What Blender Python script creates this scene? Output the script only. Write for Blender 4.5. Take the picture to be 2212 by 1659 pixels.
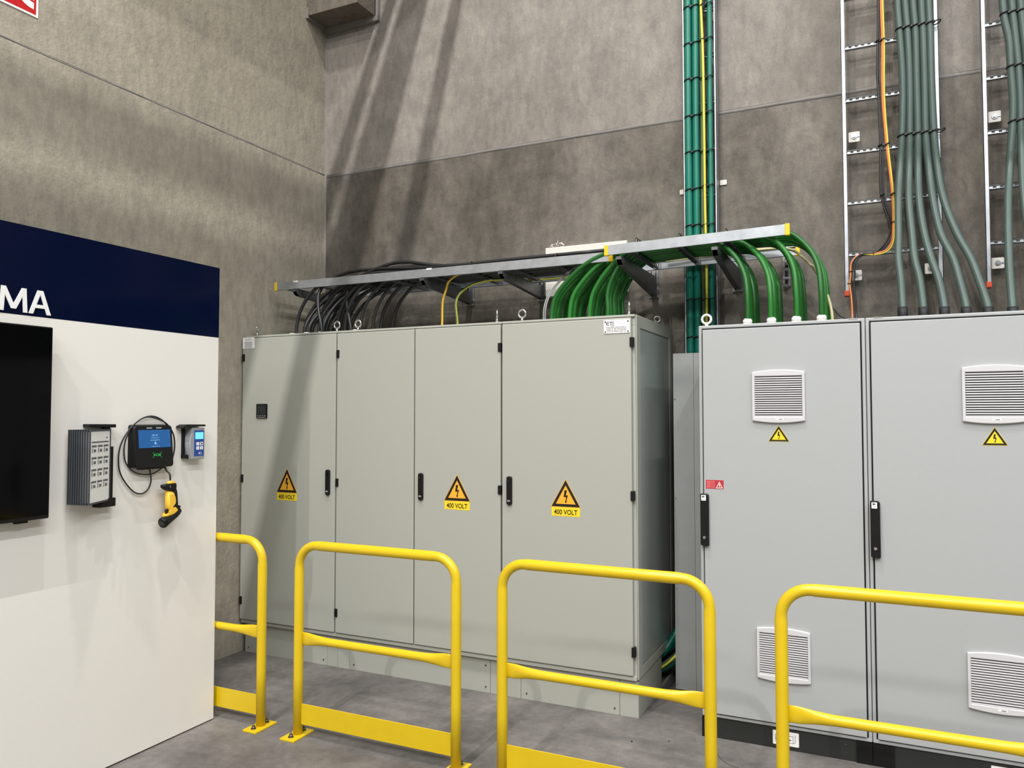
import bpy, math, random
from mathutils import Vector, Matrix
random.seed(7)
for o in list(bpy.data.objects): bpy.data.objects.remove(o, do_unlink=True)
SC = bpy.context.scene; COL = SC.collection
def srgb(r, g, b):
    f = lambda c: (c/12.92 if c <= .04045 else ((c+.055)/1.055)**2.4)
    return (f(r/255), f(g/255), f(b/255), 1)
# ------------------------------------------------------------ camera
YAW, PIT, ROL, FPX = math.radians(25.188), math.radians(2.2194), math.radians(-.0379), 1677.87
fw = Vector((-math.sin(YAW)*math.cos(PIT), math.cos(YAW)*math.cos(PIT), math.sin(PIT)))
rt = fw.cross(Vector((0, 0, 1))).normalized(); up = rt.cross(fw)
rt, up = rt*math.cos(ROL)+up*math.sin(ROL), up*math.cos(ROL)-rt*math.sin(ROL)
cam_d = bpy.data.cameras.new('camera'); cam = bpy.data.objects.new('camera', cam_d); COL.objects.link(cam)
cam_d.sensor_fit = 'HORIZONTAL'; cam_d.sensor_width = 36; cam_d.lens = FPX/2212*36
cam.matrix_world = Matrix(((rt.x, up.x, -fw.x, 0), (rt.y, up.y, -fw.y, 0), (rt.z, up.z, -fw.z, 1.65), (0, 0, 0, 1)))
cam_d.clip_start = .05; SC.camera = cam
# ------------------------------------------------------------ world, light, exposure
W = bpy.data.worlds.new('hall'); SC.world = W; W.use_nodes = True
W.node_tree.nodes['Background'].inputs[0].default_value = (1.0, .99, .98, 1)
W.node_tree.nodes['Background'].inputs[1].default_value = .30
SC.view_settings.view_transform = 'Standard'; SC.view_settings.look = 'None'
SC.view_settings.gamma = 1; SC.view_settings.exposure = -0.15; SC.view_settings.use_curve_mapping = False
def area(name, x, y, z, sx, sy, watts, col, tgt=None):
    l = bpy.data.lights.new(name, 'AREA'); l.shape = 'RECTANGLE'; l.size = sx; l.size_y = sy; l.energy = watts; l.color = col
    o = bpy.data.objects.new(name, l); COL.objects.link(o); o.location = (x, y, z)
    if tgt: o.rotation_euler = (Vector(tgt)-Vector((x, y, z))).to_track_quat('-Z', 'Y').to_euler()
    return o
WARM = (1.0, .965, .93); NEUT = (1.0, .995, 1.0); COOL = (.95, .985, 1.0)
for yy_, ww_ in ((-6.0, 620), (-2.2, 400), (1.6, 300)): area('high_bay_lamp', -1.80, yy_, 9.0, .022, .35, ww_, WARM)
area('hall_lamp_row', 2.6, -2.2, 9.0, .03, 10, 680, NEUT)
area('hall_lamp_row', 7.5, -1.5, 9.0, .12, 10, 820, COOL)
area('hall_lamp_row', 1.0, -7.5, 8.0, 6.0, .4, 420, NEUT, (-.5, 4, 1))
# ------------------------------------------------------------ mesh builder
class MB:
    def __init__(s): s.v = []; s.f = []; s.m = []; s.sm = []; s.F = None
    def frame(s, o=None, u=None, v=None):
        s.F = None if o is None else (Vector(o), Vector(u), Vector(v), Vector(u).cross(Vector(v))); return s
    def p(s, x, y=None, z=None):
        q = Vector(x) if y is None else Vector((x, y, z))
        if s.F: o, u, v, n = s.F; q = o+u*q.x+v*q.y+n*q.z
        s.v.append(q); return len(s.v)-1
    def face(s, ids, m=0, sm=False): s.f.append(tuple(ids)); s.m.append(m); s.sm.append(sm)
    def box(s, a, b, m=0):
        x0, x1 = sorted((a[0], b[0])); y0, y1 = sorted((a[1], b[1])); z0, z1 = sorted((a[2], b[2]))
        i = [s.p(x, y, z) for x in (x0, x1) for y in (y0, y1) for z in (z0, z1)]
        for q in ((0, 1, 3, 2), (4, 6, 7, 5), (0, 4, 5, 1), (2, 3, 7, 6), (0, 2, 6, 4), (1, 5, 7, 3)): s.face([i[k] for k in q], m)
        return s
    def prism(s, poly, d0, d1, m=0, sm=False):            # polygon in local xy (ccw), extruded along local z
        n = len(poly); a = [s.p(x, y, d0) for x, y in poly]; b = [s.p(x, y, d1) for x, y in poly]
        s.face(a[::-1], m); s.face(b, m)
        for i in range(n): j = (i+1) % n; s.face((a[i], a[j], b[j], b[i]), m, sm)
        return s
    def ring(s, outer, inner, d0, d1, m=0):               # plate with a hole, same vertex count
        n = len(outer); L = [[s.p(x, y, d) for x, y in q] for q in (outer, inner) for d in (d0, d1)]
        oa, ob, ia, ib = L
        for i in range(n):
            j = (i+1) % n
            s.face((ob[i], ob[j], ib[j], ib[i]), m); s.face((oa[j], oa[i], ia[i], ia[j]), m)
            s.face((oa[i], oa[j], ob[j], ob[i]), m); s.face((ia[j], ia[i], ib[i], ib[j]), m)
        return s
    def sweep(s, pts, rad, seg=12, closed=False, m=0, mats=None, hint=None):   # rad: float, list of float or list of (a, b)
        P = [Vector(q) for q in pts]; n = len(P)
        R = [(r, r) if not isinstance(r, tuple) else r for r in (rad if isinstance(rad, list) else [rad]*n)]
        T = []
        for i in range(n):
            if closed: t = P[(i+1) % n]-P[i-1]
            else: t = P[min(i+1, n-1)]-P[max(i-1, 0)]
            T.append(t.normalized() if t.length > 1e-9 else Vector((0, 0, 1)))
        h = Vector(hint) if hint else (Vector((0, 0, 1)) if abs(T[0].z) < .9 else Vector((0, 1, 0)))
        h = h if abs(T[0].dot(h.normalized())) < .98 else (Vector((0, 1, 0)) if abs(T[0].y) < .7 else Vector((1, 0, 0)))
        u = (h-T[0]*h.dot(T[0])).normalized(); rings = []
        for i in range(n):
            u = (u-T[i]*u.dot(T[i])).normalized(); w = T[i].cross(u)
            rings.append([s.p(P[i]+u*(math.cos(2*math.pi*k/seg)*R[i][0])+w*(math.sin(2*math.pi*k/seg)*R[i][1])) for k in range(seg)])
        for i in range(n if closed else n-1):
            a, b = rings[i], rings[(i+1) % n]
            for k in range(seg):
                l = (k+1) % seg; s.face((a[k], a[l], b[l], b[k]), mats[k] if mats else m, True)
        if not closed: s.face(rings[0][::-1], m); s.face(rings[-1], m)
        return s
    def cyl(s, a, b, r, seg=16, m=0, r2=None):
        a = Vector(a); b = Vector(b); t = (b-a).normalized()
        h = Vector((0, 0, 1)) if abs(t.z) < .9 else Vector((0, 1, 0)); u = (h-t*h.dot(t)).normalized(); w = t.cross(u); rr = []
        for q, r_ in ((a, r), (b, r if r2 is None else r2)):
            rr.append([s.p(q+u*(math.cos(2*math.pi*k/seg)*r_)+w*(math.sin(2*math.pi*k/seg)*r_)) for k in range(seg)])
        for k in range(seg): l = (k+1) % seg; s.face((rr[0][k], rr[0][l], rr[1][l], rr[1][k]), m, True)
        s.face(rr[0][::-1], m); s.face(rr[1], m); return s
    def text(s, st, size, x, y, z, depth=.0005, align='LEFT', off=0.0, m=0, sx=1.0):
        c = bpy.data.curves.new('t', 'FONT'); c.body = st; c.size = size; c.extrude = depth/2; c.offset = off; c.align_x = align; c.resolution_u = 3
        o = bpy.data.objects.new('t', c); COL.objects.link(o); bpy.context.view_layer.update()
        me = bpy.data.meshes.new_from_object(o.evaluated_get(bpy.context.evaluated_depsgraph_get())); b = len(s.v)
        for q in me.vertices: s.p(q.co.x*sx+x, q.co.y+y, q.co.z+z)
        for q in me.polygons: s.face([b+k for k in q.vertices], m)
        bpy.data.objects.remove(o); bpy.data.curves.remove(c); bpy.data.meshes.remove(me); return s
def root_loc(o):
    while o.parent: o = o.parent
    return o.location.copy()
def build(name, mb, mat, parent=None, bevel=0, label=None, seg=2, **kw):
    loc = root_loc(parent) if parent else Vector((0, 0, 0))
    if not parent and mb.v:
        lo = Vector([min(q[k] for q in mb.v) for k in range(3)]); hi = Vector([max(q[k] for q in mb.v) for k in range(3)])
        loc = Vector(((lo.x+hi.x)/2, (lo.y+hi.y)/2, lo.z))
    me = bpy.data.meshes.new(name); me.from_pydata([tuple(q-loc) for q in mb.v], [], mb.f)
    for M in (mat if isinstance(mat, (list, tuple)) else [mat]): me.materials.append(M)
    for i, pl in enumerate(me.polygons): pl.material_index = mb.m[i]; pl.use_smooth = mb.sm[i]
    me.update(); o = bpy.data.objects.new(name, me); COL.objects.link(o)
    if parent: o.parent = parent
    else: o.location = loc
    if bevel:
        b = o.modifiers.new('b', 'BEVEL'); b.width = bevel; b.segments = seg; b.limit_method = 'ANGLE'; b.angle_limit = math.radians(40)
    if label: o['label'] = label
    for k, v in kw.items(): o[k] = v
    return o
def thing(name, label, cat, loc, group=None):
    o = bpy.data.objects.new(name, None); COL.objects.link(o); o.location = loc; o.empty_display_size = .1
    o['label'] = label; o['category'] = cat
    if group: o['group'] = group
    return o
def tag(o, label, cat, group=None):
    o['label'] = label; o['category'] = cat
    if group: o['group'] = group
    return o
def copy_tree(o, parent=None):
    c = o.copy(); COL.objects.link(c)
    if parent: c.parent = parent
    for ch in [q for q in bpy.data.objects if q.parent == o]: copy_tree(ch, c)
    return c
def smooth(pts, n=6):
    P = [Vector(q) for q in pts]; out = []
    for i in range(len(P)-1):
        a = P[i-1] if i else P[0]*2-P[1]; b, c = P[i], P[i+1]; d = P[i+2] if i+2 < len(P) else c*2-b
        t1 = max((b-a).length, 1e-5)**.5; t2 = max((c-b).length, 1e-5)**.5; t3 = max((d-c).length, 1e-5)**.5
        m1 = ((b-a)/t1-(c-a)/(t1+t2)+(c-b)/t2)*t2; m2 = ((c-b)/t2-(d-b)/(t2+t3)+(d-c)/t3)*t2
        for k in range(n):
            t = k/n; out.append(b*(2*t**3-3*t*t+1)+m1*(t**3-2*t*t+t)+c*(-2*t**3+3*t*t)+m2*(t**3-t*t))
    out.append(P[-1]); return out
def rrect(x0, y0, x1, y1, r, n=5):
    out = []
    for cx, cy, a0 in ((x1-r, y0+r, -90), (x1-r, y1-r, 0), (x0+r, y1-r, 90), (x0+r, y0+r, 180)):
        for k in range(n+1): a = math.radians(a0+90*k/n); out.append((cx+r*math.cos(a), cy+r*math.sin(a)))
    return out
# ------------------------------------------------------------ materials
def mat(name, col, rough=.5, metal=0, spec=.5, noise=0, nscale=40, bump=0, bscale=300, coat=0, emit=None, es=1):
    M = bpy.data.materials.new(name); M.use_nodes = True; N = M.node_tree.nodes; L = M.node_tree.links; B = N['Principled BSDF']
    B.inputs['Base Color'].default_value = col; B.inputs['Roughness'].default_value = rough; B.inputs['Metallic'].default_value = metal
    B.inputs['Specular IOR Level'].default_value = spec; B.inputs['Coat Weight'].default_value = coat
    if emit: B.inputs['Emission Color'].default_value = emit; B.inputs['Emission Strength'].default_value = es
    tc = N.new('ShaderNodeTexCoord')
    if noise:
        n = N.new('ShaderNodeTexNoise'); n.inputs['Scale'].default_value = nscale; n.inputs['Detail'].default_value = 5; L.new(tc.outputs['Object'], n.inputs['Vector'])
        r = N.new('ShaderNodeValToRGB'); r.color_ramp.elements[0].position = .3; r.color_ramp.elements[1].position = .7
        r.color_ramp.elements[0].color = tuple(c*(1-noise) for c in col[:3])+(1,); r.color_ramp.elements[1].color = tuple(min(1, c*(1+noise)) for c in col[:3])+(1,)
        L.new(n.outputs['Fac'], r.inputs['Fac']); L.new(r.outputs['Color'], B.inputs['Base Color'])
    if bump:
        n = N.new('ShaderNodeTexNoise'); n.inputs['Scale'].default_value = bscale; n.inputs['Detail'].default_value = 2; L.new(tc.outputs['Object'], n.inputs['Vector'])
        b = N.new('ShaderNodeBump'); b.inputs['Strength'].default_value = bump; b.inputs['Distance'].default_value = .002
        L.new(n.outputs['Fac'], b.inputs['Height']); L.new(b.outputs['Normal'], B.inputs['Normal'])
    return M
def concrete(name, base, dark, light, streak=(.6, .6, .25), fine=.16, mott=.5, bump=.5, rough=.85, fb=26):
    M = bpy.data.materials.new(name); M.use_nodes = True; N = M.node_tree.nodes; L = M.node_tree.links; B = N['Principled BSDF']
    B.inputs['Roughness'].default_value = rough; B.inputs['Specular IOR Level'].default_value = .25
    tc = N.new('ShaderNodeTexCoord')
    def noise(scale, detail, vec=None, rough_=.6, dist=0):
        mp = N.new('ShaderNodeMapping'); L.new(tc.outputs['Object'], mp.inputs['Vector'])
        if vec: mp.inputs['Scale'].default_value = vec
        n = N.new('ShaderNodeTexNoise'); n.inputs['Scale'].default_value = scale; n.inputs['Detail'].default_value = detail
        n.inputs['Roughness'].default_value = rough_; n.inputs['Distortion'].default_value = dist
        L.new(mp.outputs['Vector'], n.inputs['Vector']); return n.outputs['Fac']
    def ramp(fac, p0, c0, p1, c1):
        r = N.new('ShaderNodeValToRGB'); e = r.color_ramp.elements; e[0].position = p0; e[0].color = c0; e[1].position = p1; e[1].color = c1
        L.new(fac, r.inputs['Fac']); return r.outputs['Color']
    def mix(mode, f, a, b):
        m = N.new('ShaderNodeMix'); m.data_type = 'RGBA'; m.blend_type = mode; m.inputs['Factor'].default_value = f
        L.new(a, m.inputs['A']); L.new(b, m.inputs['B']); return m.outputs['Result']
    big = ramp(noise(1.1, 5, streak, .62, .4), .32, dark, .68, light)
    med = ramp(noise(5, 8, None, .7, .3), .35, (1-mott*.35,)*3+(1,), .66, (1+mott*.22,)*3+(1,))
    med2 = ramp(noise(22, 6, (1, 1, .35), .7), .36, (.86, .86, .86, 1), .62, (1.08, 1.07, 1.05, 1))
    fin = ramp(noise(230, 3, None, .7), .3, (1-fine,)*3+(1,), .7, (1+fine,)*3+(1,))
    c = mix('MULTIPLY', 1, big, med); c = mix('MULTIPLY', 1, c, med2); c = mix('MULTIPLY', 1, c, fin)
    vo = N.new('ShaderNodeTexVoronoi'); vo.inputs['Scale'].default_value = 7; L.new(tc.outputs['Object'], vo.inputs['Vector'])
    spots = ramp(vo.outputs['Distance'], .012, (.45, .43, .4, 1), .03, (1, 1, 1, 1)); c = mix('MULTIPLY', .7, c, spots)
    L.new(c, B.inputs['Base Color'])
    b1 = N.new('ShaderNodeBump'); b1.inputs['Strength'].default_value = bump; b1.inputs['Distance'].default_value = .02; L.new(noise(fb, 6, None, .6), b1.inputs['Height'])
    b2 = N.new('ShaderNodeBump'); b2.inputs['Strength'].default_value = bump*.5; b2.inputs['Distance'].default_value = .004
    L.new(noise(150, 3), b2.inputs['Height']); L.new(b1.outputs['Normal'], b2.inputs['Normal']); L.new(b2.outputs['Normal'], B.inputs['Normal'])
    return M
MT = dict(
    conc_up=concrete('concrete_upper_panel', 0, srgb(126, 121, 114), srgb(153, 148, 142), bump=.2),
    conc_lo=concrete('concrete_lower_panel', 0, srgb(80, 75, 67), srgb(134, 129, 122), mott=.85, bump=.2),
    conc_left=concrete('concrete_left_panel', 0, srgb(151, 144, 130), srgb(173, 166, 151), streak=(.6, .35, .8), mott=.3, bump=.26),
    conc_dark=concrete('concrete_corbel', 0, srgb(100, 94, 86), srgb(125, 118, 108)),
    floor=concrete('polished_floor', 0, srgb(90, 87, 86), srgb(128, 124, 121), streak=(1.3, 1.0, .8), mott=.6, bump=.08, rough=.5, fine=.06, fb=8),
    seal=mat('joint_sealant', srgb(122, 119, 114), .7, noise=.08, nscale=20),
    lbp=mat('warm_grey_powder_coat', srgb(170, 172, 163), .42, spec=.45, bump=.22, bscale=900),
    rbp=mat('light_grey_powder_coat', srgb(172, 175, 175), .42, spec=.45, bump=.2, bscale=900),
    duct=mat('grey_sheet_metal', srgb(150, 153, 151), .5, metal=.2, noise=.04, nscale=8),
    white=mat('matt_white_board', srgb(234, 231, 224), .6, bump=.15, bscale=250),
    navy=mat('navy_gloss_panel', srgb(4, 13, 42), .14, spec=.15, noise=.05, nscale=3),
    letter=mat('white_lettering', srgb(240, 240, 238), .4),
    blk=mat('black_plastic', srgb(17, 17, 18), .5, spec=.3),
    blkg=mat('black_gloss', srgb(8, 9, 10), .12),
    scr=mat('screen_glass', srgb(3, 3, 4), .08, spec=.12),
    dgrey=mat('dark_grey_plastic', srgb(62, 66, 72), .5),
    plinth=mat('black_plinth', srgb(38, 40, 38), .5),
    gasket=mat('door_gasket', srgb(20, 20, 20), .8),
    yel=mat('yellow_powder_coat', srgb(216, 184, 24), .3, spec=.5, noise=.03, nscale=14, bump=.12, bscale=500),
    galv=mat('galvanised_steel', srgb(176, 181, 186), .42, metal=.75, noise=.12, nscale=18),
    galvd=mat('galvanised_bracket', srgb(150, 153, 155), .38, metal=.85, noise=.12, nscale=14),
    chrome=mat('zinc_plated_steel', srgb(205, 205, 200), .25, metal=.95),
    whitem=mat('white_painted_steel', srgb(214, 211, 203), .5),
    ywcap=mat('yellow_plastic_cap', srgb(238, 196, 28), .45),
    orcap=mat('orange_plastic_cap', srgb(205, 78, 42), .5),
    gland=mat('light_grey_gland', srgb(222, 222, 218), .45),
    green=mat('green_cable_sheath', srgb(34, 112, 38), .42, noise=.08, nscale=9),
    greend=mat('deep_green_cable_sheath', srgb(26, 92, 32), .42, noise=.08, nscale=9),
    teal=mat('teal_cable_sheath', srgb(8, 112, 94), .38, noise=.1, nscale=7),
    slate=mat('grey_green_cable_sheath', srgb(68, 85, 80), .42, noise=.06, nscale=8),
    black=mat('black_cable_sheath', srgb(34, 35, 36), .42, noise=.15, nscale=9),
    shrink=mat('heat_shrink', srgb(24, 25, 28), .6),
    olive=mat('olive_cable_sheath', srgb(92, 108, 74), .5),
    yg=mat('yellow_cable_sheath', srgb(214, 205, 70), .4),
    ygg=mat('green_stripe_sheath', srgb(80, 150, 60), .4),
    orange=mat('orange_cable_sheath', srgb(222, 120, 60), .4),
    beige=mat('beige_cable_sheath', srgb(206, 200, 150), .45),
    greyc=mat('grey_cable_sheath', srgb(150, 152, 150), .4),
    tie=mat('cable_tie_nylon', srgb(14, 14, 16), .4),
    amber=mat('amber_sticker', srgb(240, 176, 50), .45), lemon=mat('lemon_sticker', srgb(246, 214, 40), .45),
    ink=mat('black_print', srgb(22, 14, 12), .5), paper=mat('white_label', srgb(240, 240, 238), .5), greyink=mat('grey_print', srgb(150, 150, 150), .5),
    midink=mat('dark_grey_print', srgb(95, 97, 100), .5),
    red=mat('red_sign', srgb(190, 16, 26), .4), redst=mat('red_sticker', srgb(180, 48, 58), .45), redl=mat('red_sticker_pale', srgb(205, 95, 100), .45),
    vent=mat('white_vent_plastic', srgb(206, 206, 208), .4), ventd=mat('filter_mat', srgb(22, 22, 24), .9),
    lcd=mat('lit_blue_lcd', srgb(90, 190, 225), .3, emit=srgb(120, 210, 240), es=.75),
    blue=mat('keypad_blue', srgb(34, 72, 150), .4), keyg=mat('keypad_grey', srgb(150, 153, 155), .45),
    scrb=mat('lit_terminal_screen', srgb(10, 60, 110), .15, emit=srgb(28, 96, 158), es=.6),
    scrt=mat('lit_screen_text', srgb(150, 190, 220), .3, emit=srgb(90, 140, 185), es=.7),
    grn=mat('lit_green_icon', srgb(20, 120, 50), .3, emit=srgb(30, 130, 55), es=.8),
    sensor=mat('sensor_window', srgb(150, 160, 160), .2),
    scy=mat('scanner_yellow', srgb(245, 196, 60), .4), blt=mat('bolt_steel', srgb(120, 118, 112), .35, metal=.9),
)
FR = lambda y: ((0, y, 0), (1, 0, 0), (0, 0, 1))        # front faces: local x = X, y = Z, z = towards -Y
def F(y): return MB().frame((0, y, 0), (1, 0, 0), (0, 0, 1))
def PW(x): return MB().frame((x, 0, 0), (0, 1, 0), (0, 0, 1))   # faces on the left: local x = Y, y = Z, z = +X
# ------------------------------------------------------------ structure
WX, WY = -4.05, 5.03
JZ = 3.585
w = MB(); w.box((WX-.25, WY, JZ+.012), (9, WY+.3, 9.6)); build('wall_back', w, MT['conc_up'], kind='structure')
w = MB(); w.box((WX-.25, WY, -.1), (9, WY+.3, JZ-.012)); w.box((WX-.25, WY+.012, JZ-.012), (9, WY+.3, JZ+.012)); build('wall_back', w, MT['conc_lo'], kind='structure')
w = MB(); w.box((WX-.3, -9, 3.604), (WX, WY, 9.6)); w.box((WX-.3, -9, -.1), (WX, WY, 3.592)); w.box((WX-.3, -9, 3.59), (WX-.012, WY, 3.606))
build('wall_left', w, MT['conc_left'], kind='structure')
w = MB(); w.box((WX, -9, -.15), (9, WY, 0)); build('floor', w, MT['floor'], kind='structure')
# sealant joints
rnd = random.Random(3)
w = MB(); n = 60; pts = []
for i in range(n+1): pts.append((WX+.02+(9-WX-.02)*i/n, WY+.006, JZ+.002*rnd.uniform(-1, 1)))
w.sweep(pts, [(.0125+.003*rnd.random(), .0105) for _ in pts], 8, hint=(0, 0, 1)); build('trim_1', w, MT['seal'], kind='structure')
w = MB(); pts = [(WX-.006, -2+(WY+2)*i/60, 3.598+.0025*rnd.uniform(-1, 1)) for i in range(61)]
w.sweep(pts, [(.006+.004*rnd.random(), .008) for _ in pts], 8, hint=(0, 0, 1)); build('trim_2', w, MT['seal'], kind='structure')
w = MB(); w.prism([(WX-.002, WY+.002), (WX+.013, WY+.002), (WX-.002, WY-.013)][::1], -.0, 4.76); build('trim_3', w, MT['seal'], kind='structure')
# concrete corbel high in the corner, with its sealant edge
w = MB(); w.box((WX+.03, 4.765, 4.80), (-3.545, WY-.04, 5.5)); w.box((WX+.0, 4.79, 4.87), (WX+.03, WY, 5.5))
w2 = MB(); w2.box((WX+.002, 4.77, 4.785), (WX+.03, WY-.03, 4.87)); w2.box((WX+.002, WY-.04, 4.760), (-3.545, WY-.001, 4.80))
w2.box((-3.545, WY-.03, 4.765), (-3.52, WY-.001, 5.5))
build('trim_4', w, MT['conc_dark'], kind='structure'); build('trim_5', w2, MT['seal'], kind='structure')
# unseen overhead runs, added to cast the diagonal shadow streaks on walls and door
def beam(name, a, b, label, sx, sz):
    w = MB(); w.box((a[0]-sx, a[1], a[2]-sz), (a[0]+sx, b[1], a[2]+sz)); return tag(build(name, w, MT['galv']), label, 'duct')
beam('shadow_trunking', (-2.305, -7, 7.5), (0, WY-.01, 0), 'unseen grey steel trunking added high up to cast a streak near the left corner', .032, .045)
beam('shadow_pipe', (-2.385, -7, 7.52), (0, WY-.01, 0), 'unseen thin grey pipe added left of the steel trunking for another shadow band', .014, .014)
beam('shadow_pipe', (-2.164, -7, 7.5), (0, WY-.01, 0), 'unseen thin grey pipe added right of the steel trunking for the fainter shadow streak', .016, .016)
beam('shadow_duct', (.9, -7, 8.0), (0, WY-.01, 0), 'unseen wide grey duct added high up to shade the top of the left wall', .16, .10)
beam('shadow_conduit', (.9, -7, 7.80), (0, WY-.01, 0), 'unseen thin grey conduit added under the wide duct for a shadow band on the left wall', .02, .02)
# ------------------------------------------------------------ left bank of cabinets (three units)
LBY = 4.15
def text_lines(mb, x0, x1, zt, n, pitch, h, z, rnd, m=0):
    for i in range(n):
        x = x0
        while x < x1-.004:
            l = rnd.uniform(.008, .03)*(x1-x0)/.12; xe = min(x+l, x1); mb.box((x, zt-i*pitch-h, z), (xe, zt-i*pitch, z+.0004), m); x = xe+.003*(x1-x0)/.12
def bolt_poly(cx, cy, h, thick=1.0):
    s = h; P = [(-.10, .5), (.12, .5), (.02, .12), (.20, .12), (.06, -.34), (.13, -.32), (.0, -.5), (-.08, -.26), (-.0, -.30), (.04, -.02), (-.18, -.02)]
    return [(cx+x*s*thick*.9, cy+y*s) for x, y in P][::-1]
def warning(parent, cx, z0, wd, ht, y, txt=None, ty=None, th=0, col='amber'):
    t = F(y); b = .09*wd
    tri = [(cx-wd/2, z0), (cx+wd/2, z0), (cx, z0+ht)]
    def inset(k): c = (cx, z0+ht/3); return [(c[0]+(x-c[0])*k, c[1]+(q-c[1])*k) for x, q in tri]
    t.prism(inset(1.06), 0, .0006)
    lab = 'triangular amber warning sticker with a lightning bolt' if txt else 'small triangular yellow warning sticker with a lightning bolt'
    s = build('warning_sticker', t, MT[col], parent, label=lab)
    k = F(y); k.ring(inset(1.0), inset(.70), .0006, .0010); k.prism(bolt_poly(cx, z0+ht*.37, ht*.50), .0006, .0010); build('black_symbol', k, MT['ink'], s)
    if txt:
        q = F(y); q.box((cx-wd/2, z0-.004-th, 0), (cx+wd/2, z0-.004, .0006)); build('text_strip', q, MT['lemon'], s)
        q = F(y); q.text(txt, th*.80, cx, z0-.004-th*.80, .0009, .0006, 'CENTER', off=.0006, sx=.84*wd/.176); build('printed_text', q, MT['ink'], s)
def door_l(parent, x0, x1, handle_x=None, hinges=None):
    d = F(LBY); d.box((x0, .232, 0), (x1, 2.182, .022)); dr = build('door', d, MT['lbp'], parent, bevel=.004)
    if handle_x is not None:
        h = F(LBY-.022); h.prism(rrect(handle_x-.0165, 1.120, handle_x+.0165, 1.286, .012), 0, .016); hd = build('door_handle', h, MT['blk'], dr, bevel=.003)
        h = F(LBY-.038); h.cyl((handle_x, 1.258, 0), (handle_x, 1.258, .004), .010); h.cyl((handle_x, 1.258, .004), (handle_x, 1.258, .005), .006); build('keyhole', h, MT['blkg'], dr)
        h = F(LBY-.038); h.box((handle_x-.010, 1.140, 0), (handle_x+.008, 1.149, .0006)); build('handle_label', h, MT['greyink'], dr, label='small pale label')
    for hx in ([hinges] if hinges is not None else []):
        for hz in (2.046, 1.204, .362):
            h = F(LBY-.0); h.box((hx-.010, hz-.026, 0), (hx+.010, hz+.026, .03)); build('hinge', h, MT['blk'], parent, bevel=.002)
    return dr
def eyebolt(parent, x, y, z, turn=0, matn='chrome', R=.0235, r=.0062):
    e = MB(); e.cyl((x, y, z), (x, y, z+.008), .019, 16); e.cyl((x, y, z+.008), (x, y, z+.034), .010, 12, r2=.008)
    c = Vector((x, y, z+.030+R+r)); u = Vector((math.cos(turn), math.sin(turn), 0))
    e.sweep([c+u*(R*math.cos(a))+Vector((0, 0, R*math.sin(a))) for a in [2*math.pi*k/24 for k in range(24)]], r, 10, closed=True, hint=(-u.y, u.x, 0))
    return build('lifting_eye', e, MT[matn], parent)
def gland(parent, x, y, z, r=.026, h=.036, nut=True):
    g = MB(); g.cyl((x, y, z), (x, y, z+h*.45), r*1.18, 8 if nut else 20); g.cyl((x, y, z+h*.45), (x, y, z+h*.85), r, 20); g.cyl((x, y, z+h*.85), (x, y, z+h), r, 20, r2=r*.72)
    return build('cable_gland', g, MT['gland'], parent)
def unit_l(x0, x1, label, last=False, first=False):
    u = thing('electrical_cabinet', label, 'cabinet', ((x0+x1)/2, 4.55, 0), 'grey electrical cabinets of the left bank')
    b = MB(); t = .0
    b.box((x0, LBY+.004, .205), (x1-.0015, 4.95, 2.14)); b.box((x0+(.012 if first else 0), LBY+.004, 2.14), (x1-.0015, 4.95, 2.200))
    build('cabinet_body', b, MT['lbp'], u, bevel=.003)
    fr = F(LBY+.004); fr.box((x0, .205, 0), (x1-.0015, .228, .016)); build('front_rail', fr, MT['lbp'], u, bevel=.002)
    fr = F(LBY+.004); fr.box((x0+(.012 if first else 0), 2.187, 0), (x1-.0015, 2.2, .014)); build('front_rail', fr, MT['lbp'], u, bevel=.002)
    return u
A = unit_l(-4.03, -3.2165, 'leftmost grey cabinet with a small black meter and a nameplate on its door', first=True)
Bc = unit_l(-3.2165, -2.011, 'wide grey double-door cabinet, second from the left corner')
Cc = unit_l(-2.011, -1.2, 'grey cabinet with a white maker nameplate and an exposed side panel', last=True)
door_l(A, -4.034, -3.224, -3.276, -4.024)
door_l(Bc, -3.2135, -2.619, None, -3.2045); door_l(Bc, -2.6115, -2.0175, -2.5615, -2.0215)
door_l(Cc, -2.006, -1.219, -1.9555, -1.2155)
for p, x0, x1, seams in ((A, -4.012, -3.2165, (-3.30,)), (Bc, -3.2165, -2.011, (-3.12, -2.10)), (Cc, -2.011, -1.2, (-1.90, -1.305))):
    xs = [x0]+list(seams)+[x1]
    for a, b in zip(xs[:-1], xs[1:]):
        q = MB(); q.box((a, LBY+.012, 0), (b-.002, LBY+.03, .198)); pp = build('plinth_panel', q, MT['lbp'], p, bevel=.0015)
        if b-a > .3:
            for sx in (a+.035, b-.03):
                for sz in (.035, .16): q = F(LBY+.012); q.cyl((sx, sz, 0), (sx, sz, .003), .005, 10); build('screw', q, MT['blt'], pp)
    q = MB(); q.box((x0, LBY+.02, .196), (x1-.002, LBY+.6, .206)); q.box((x0, LBY+.03, 0), (x0+.01, LBY+.04, .1)); build('plinth_shadow_gap', q, MT['gasket'], p)  # dark strip standing in for the shade gap above the plinth, in gasket colour
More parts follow.
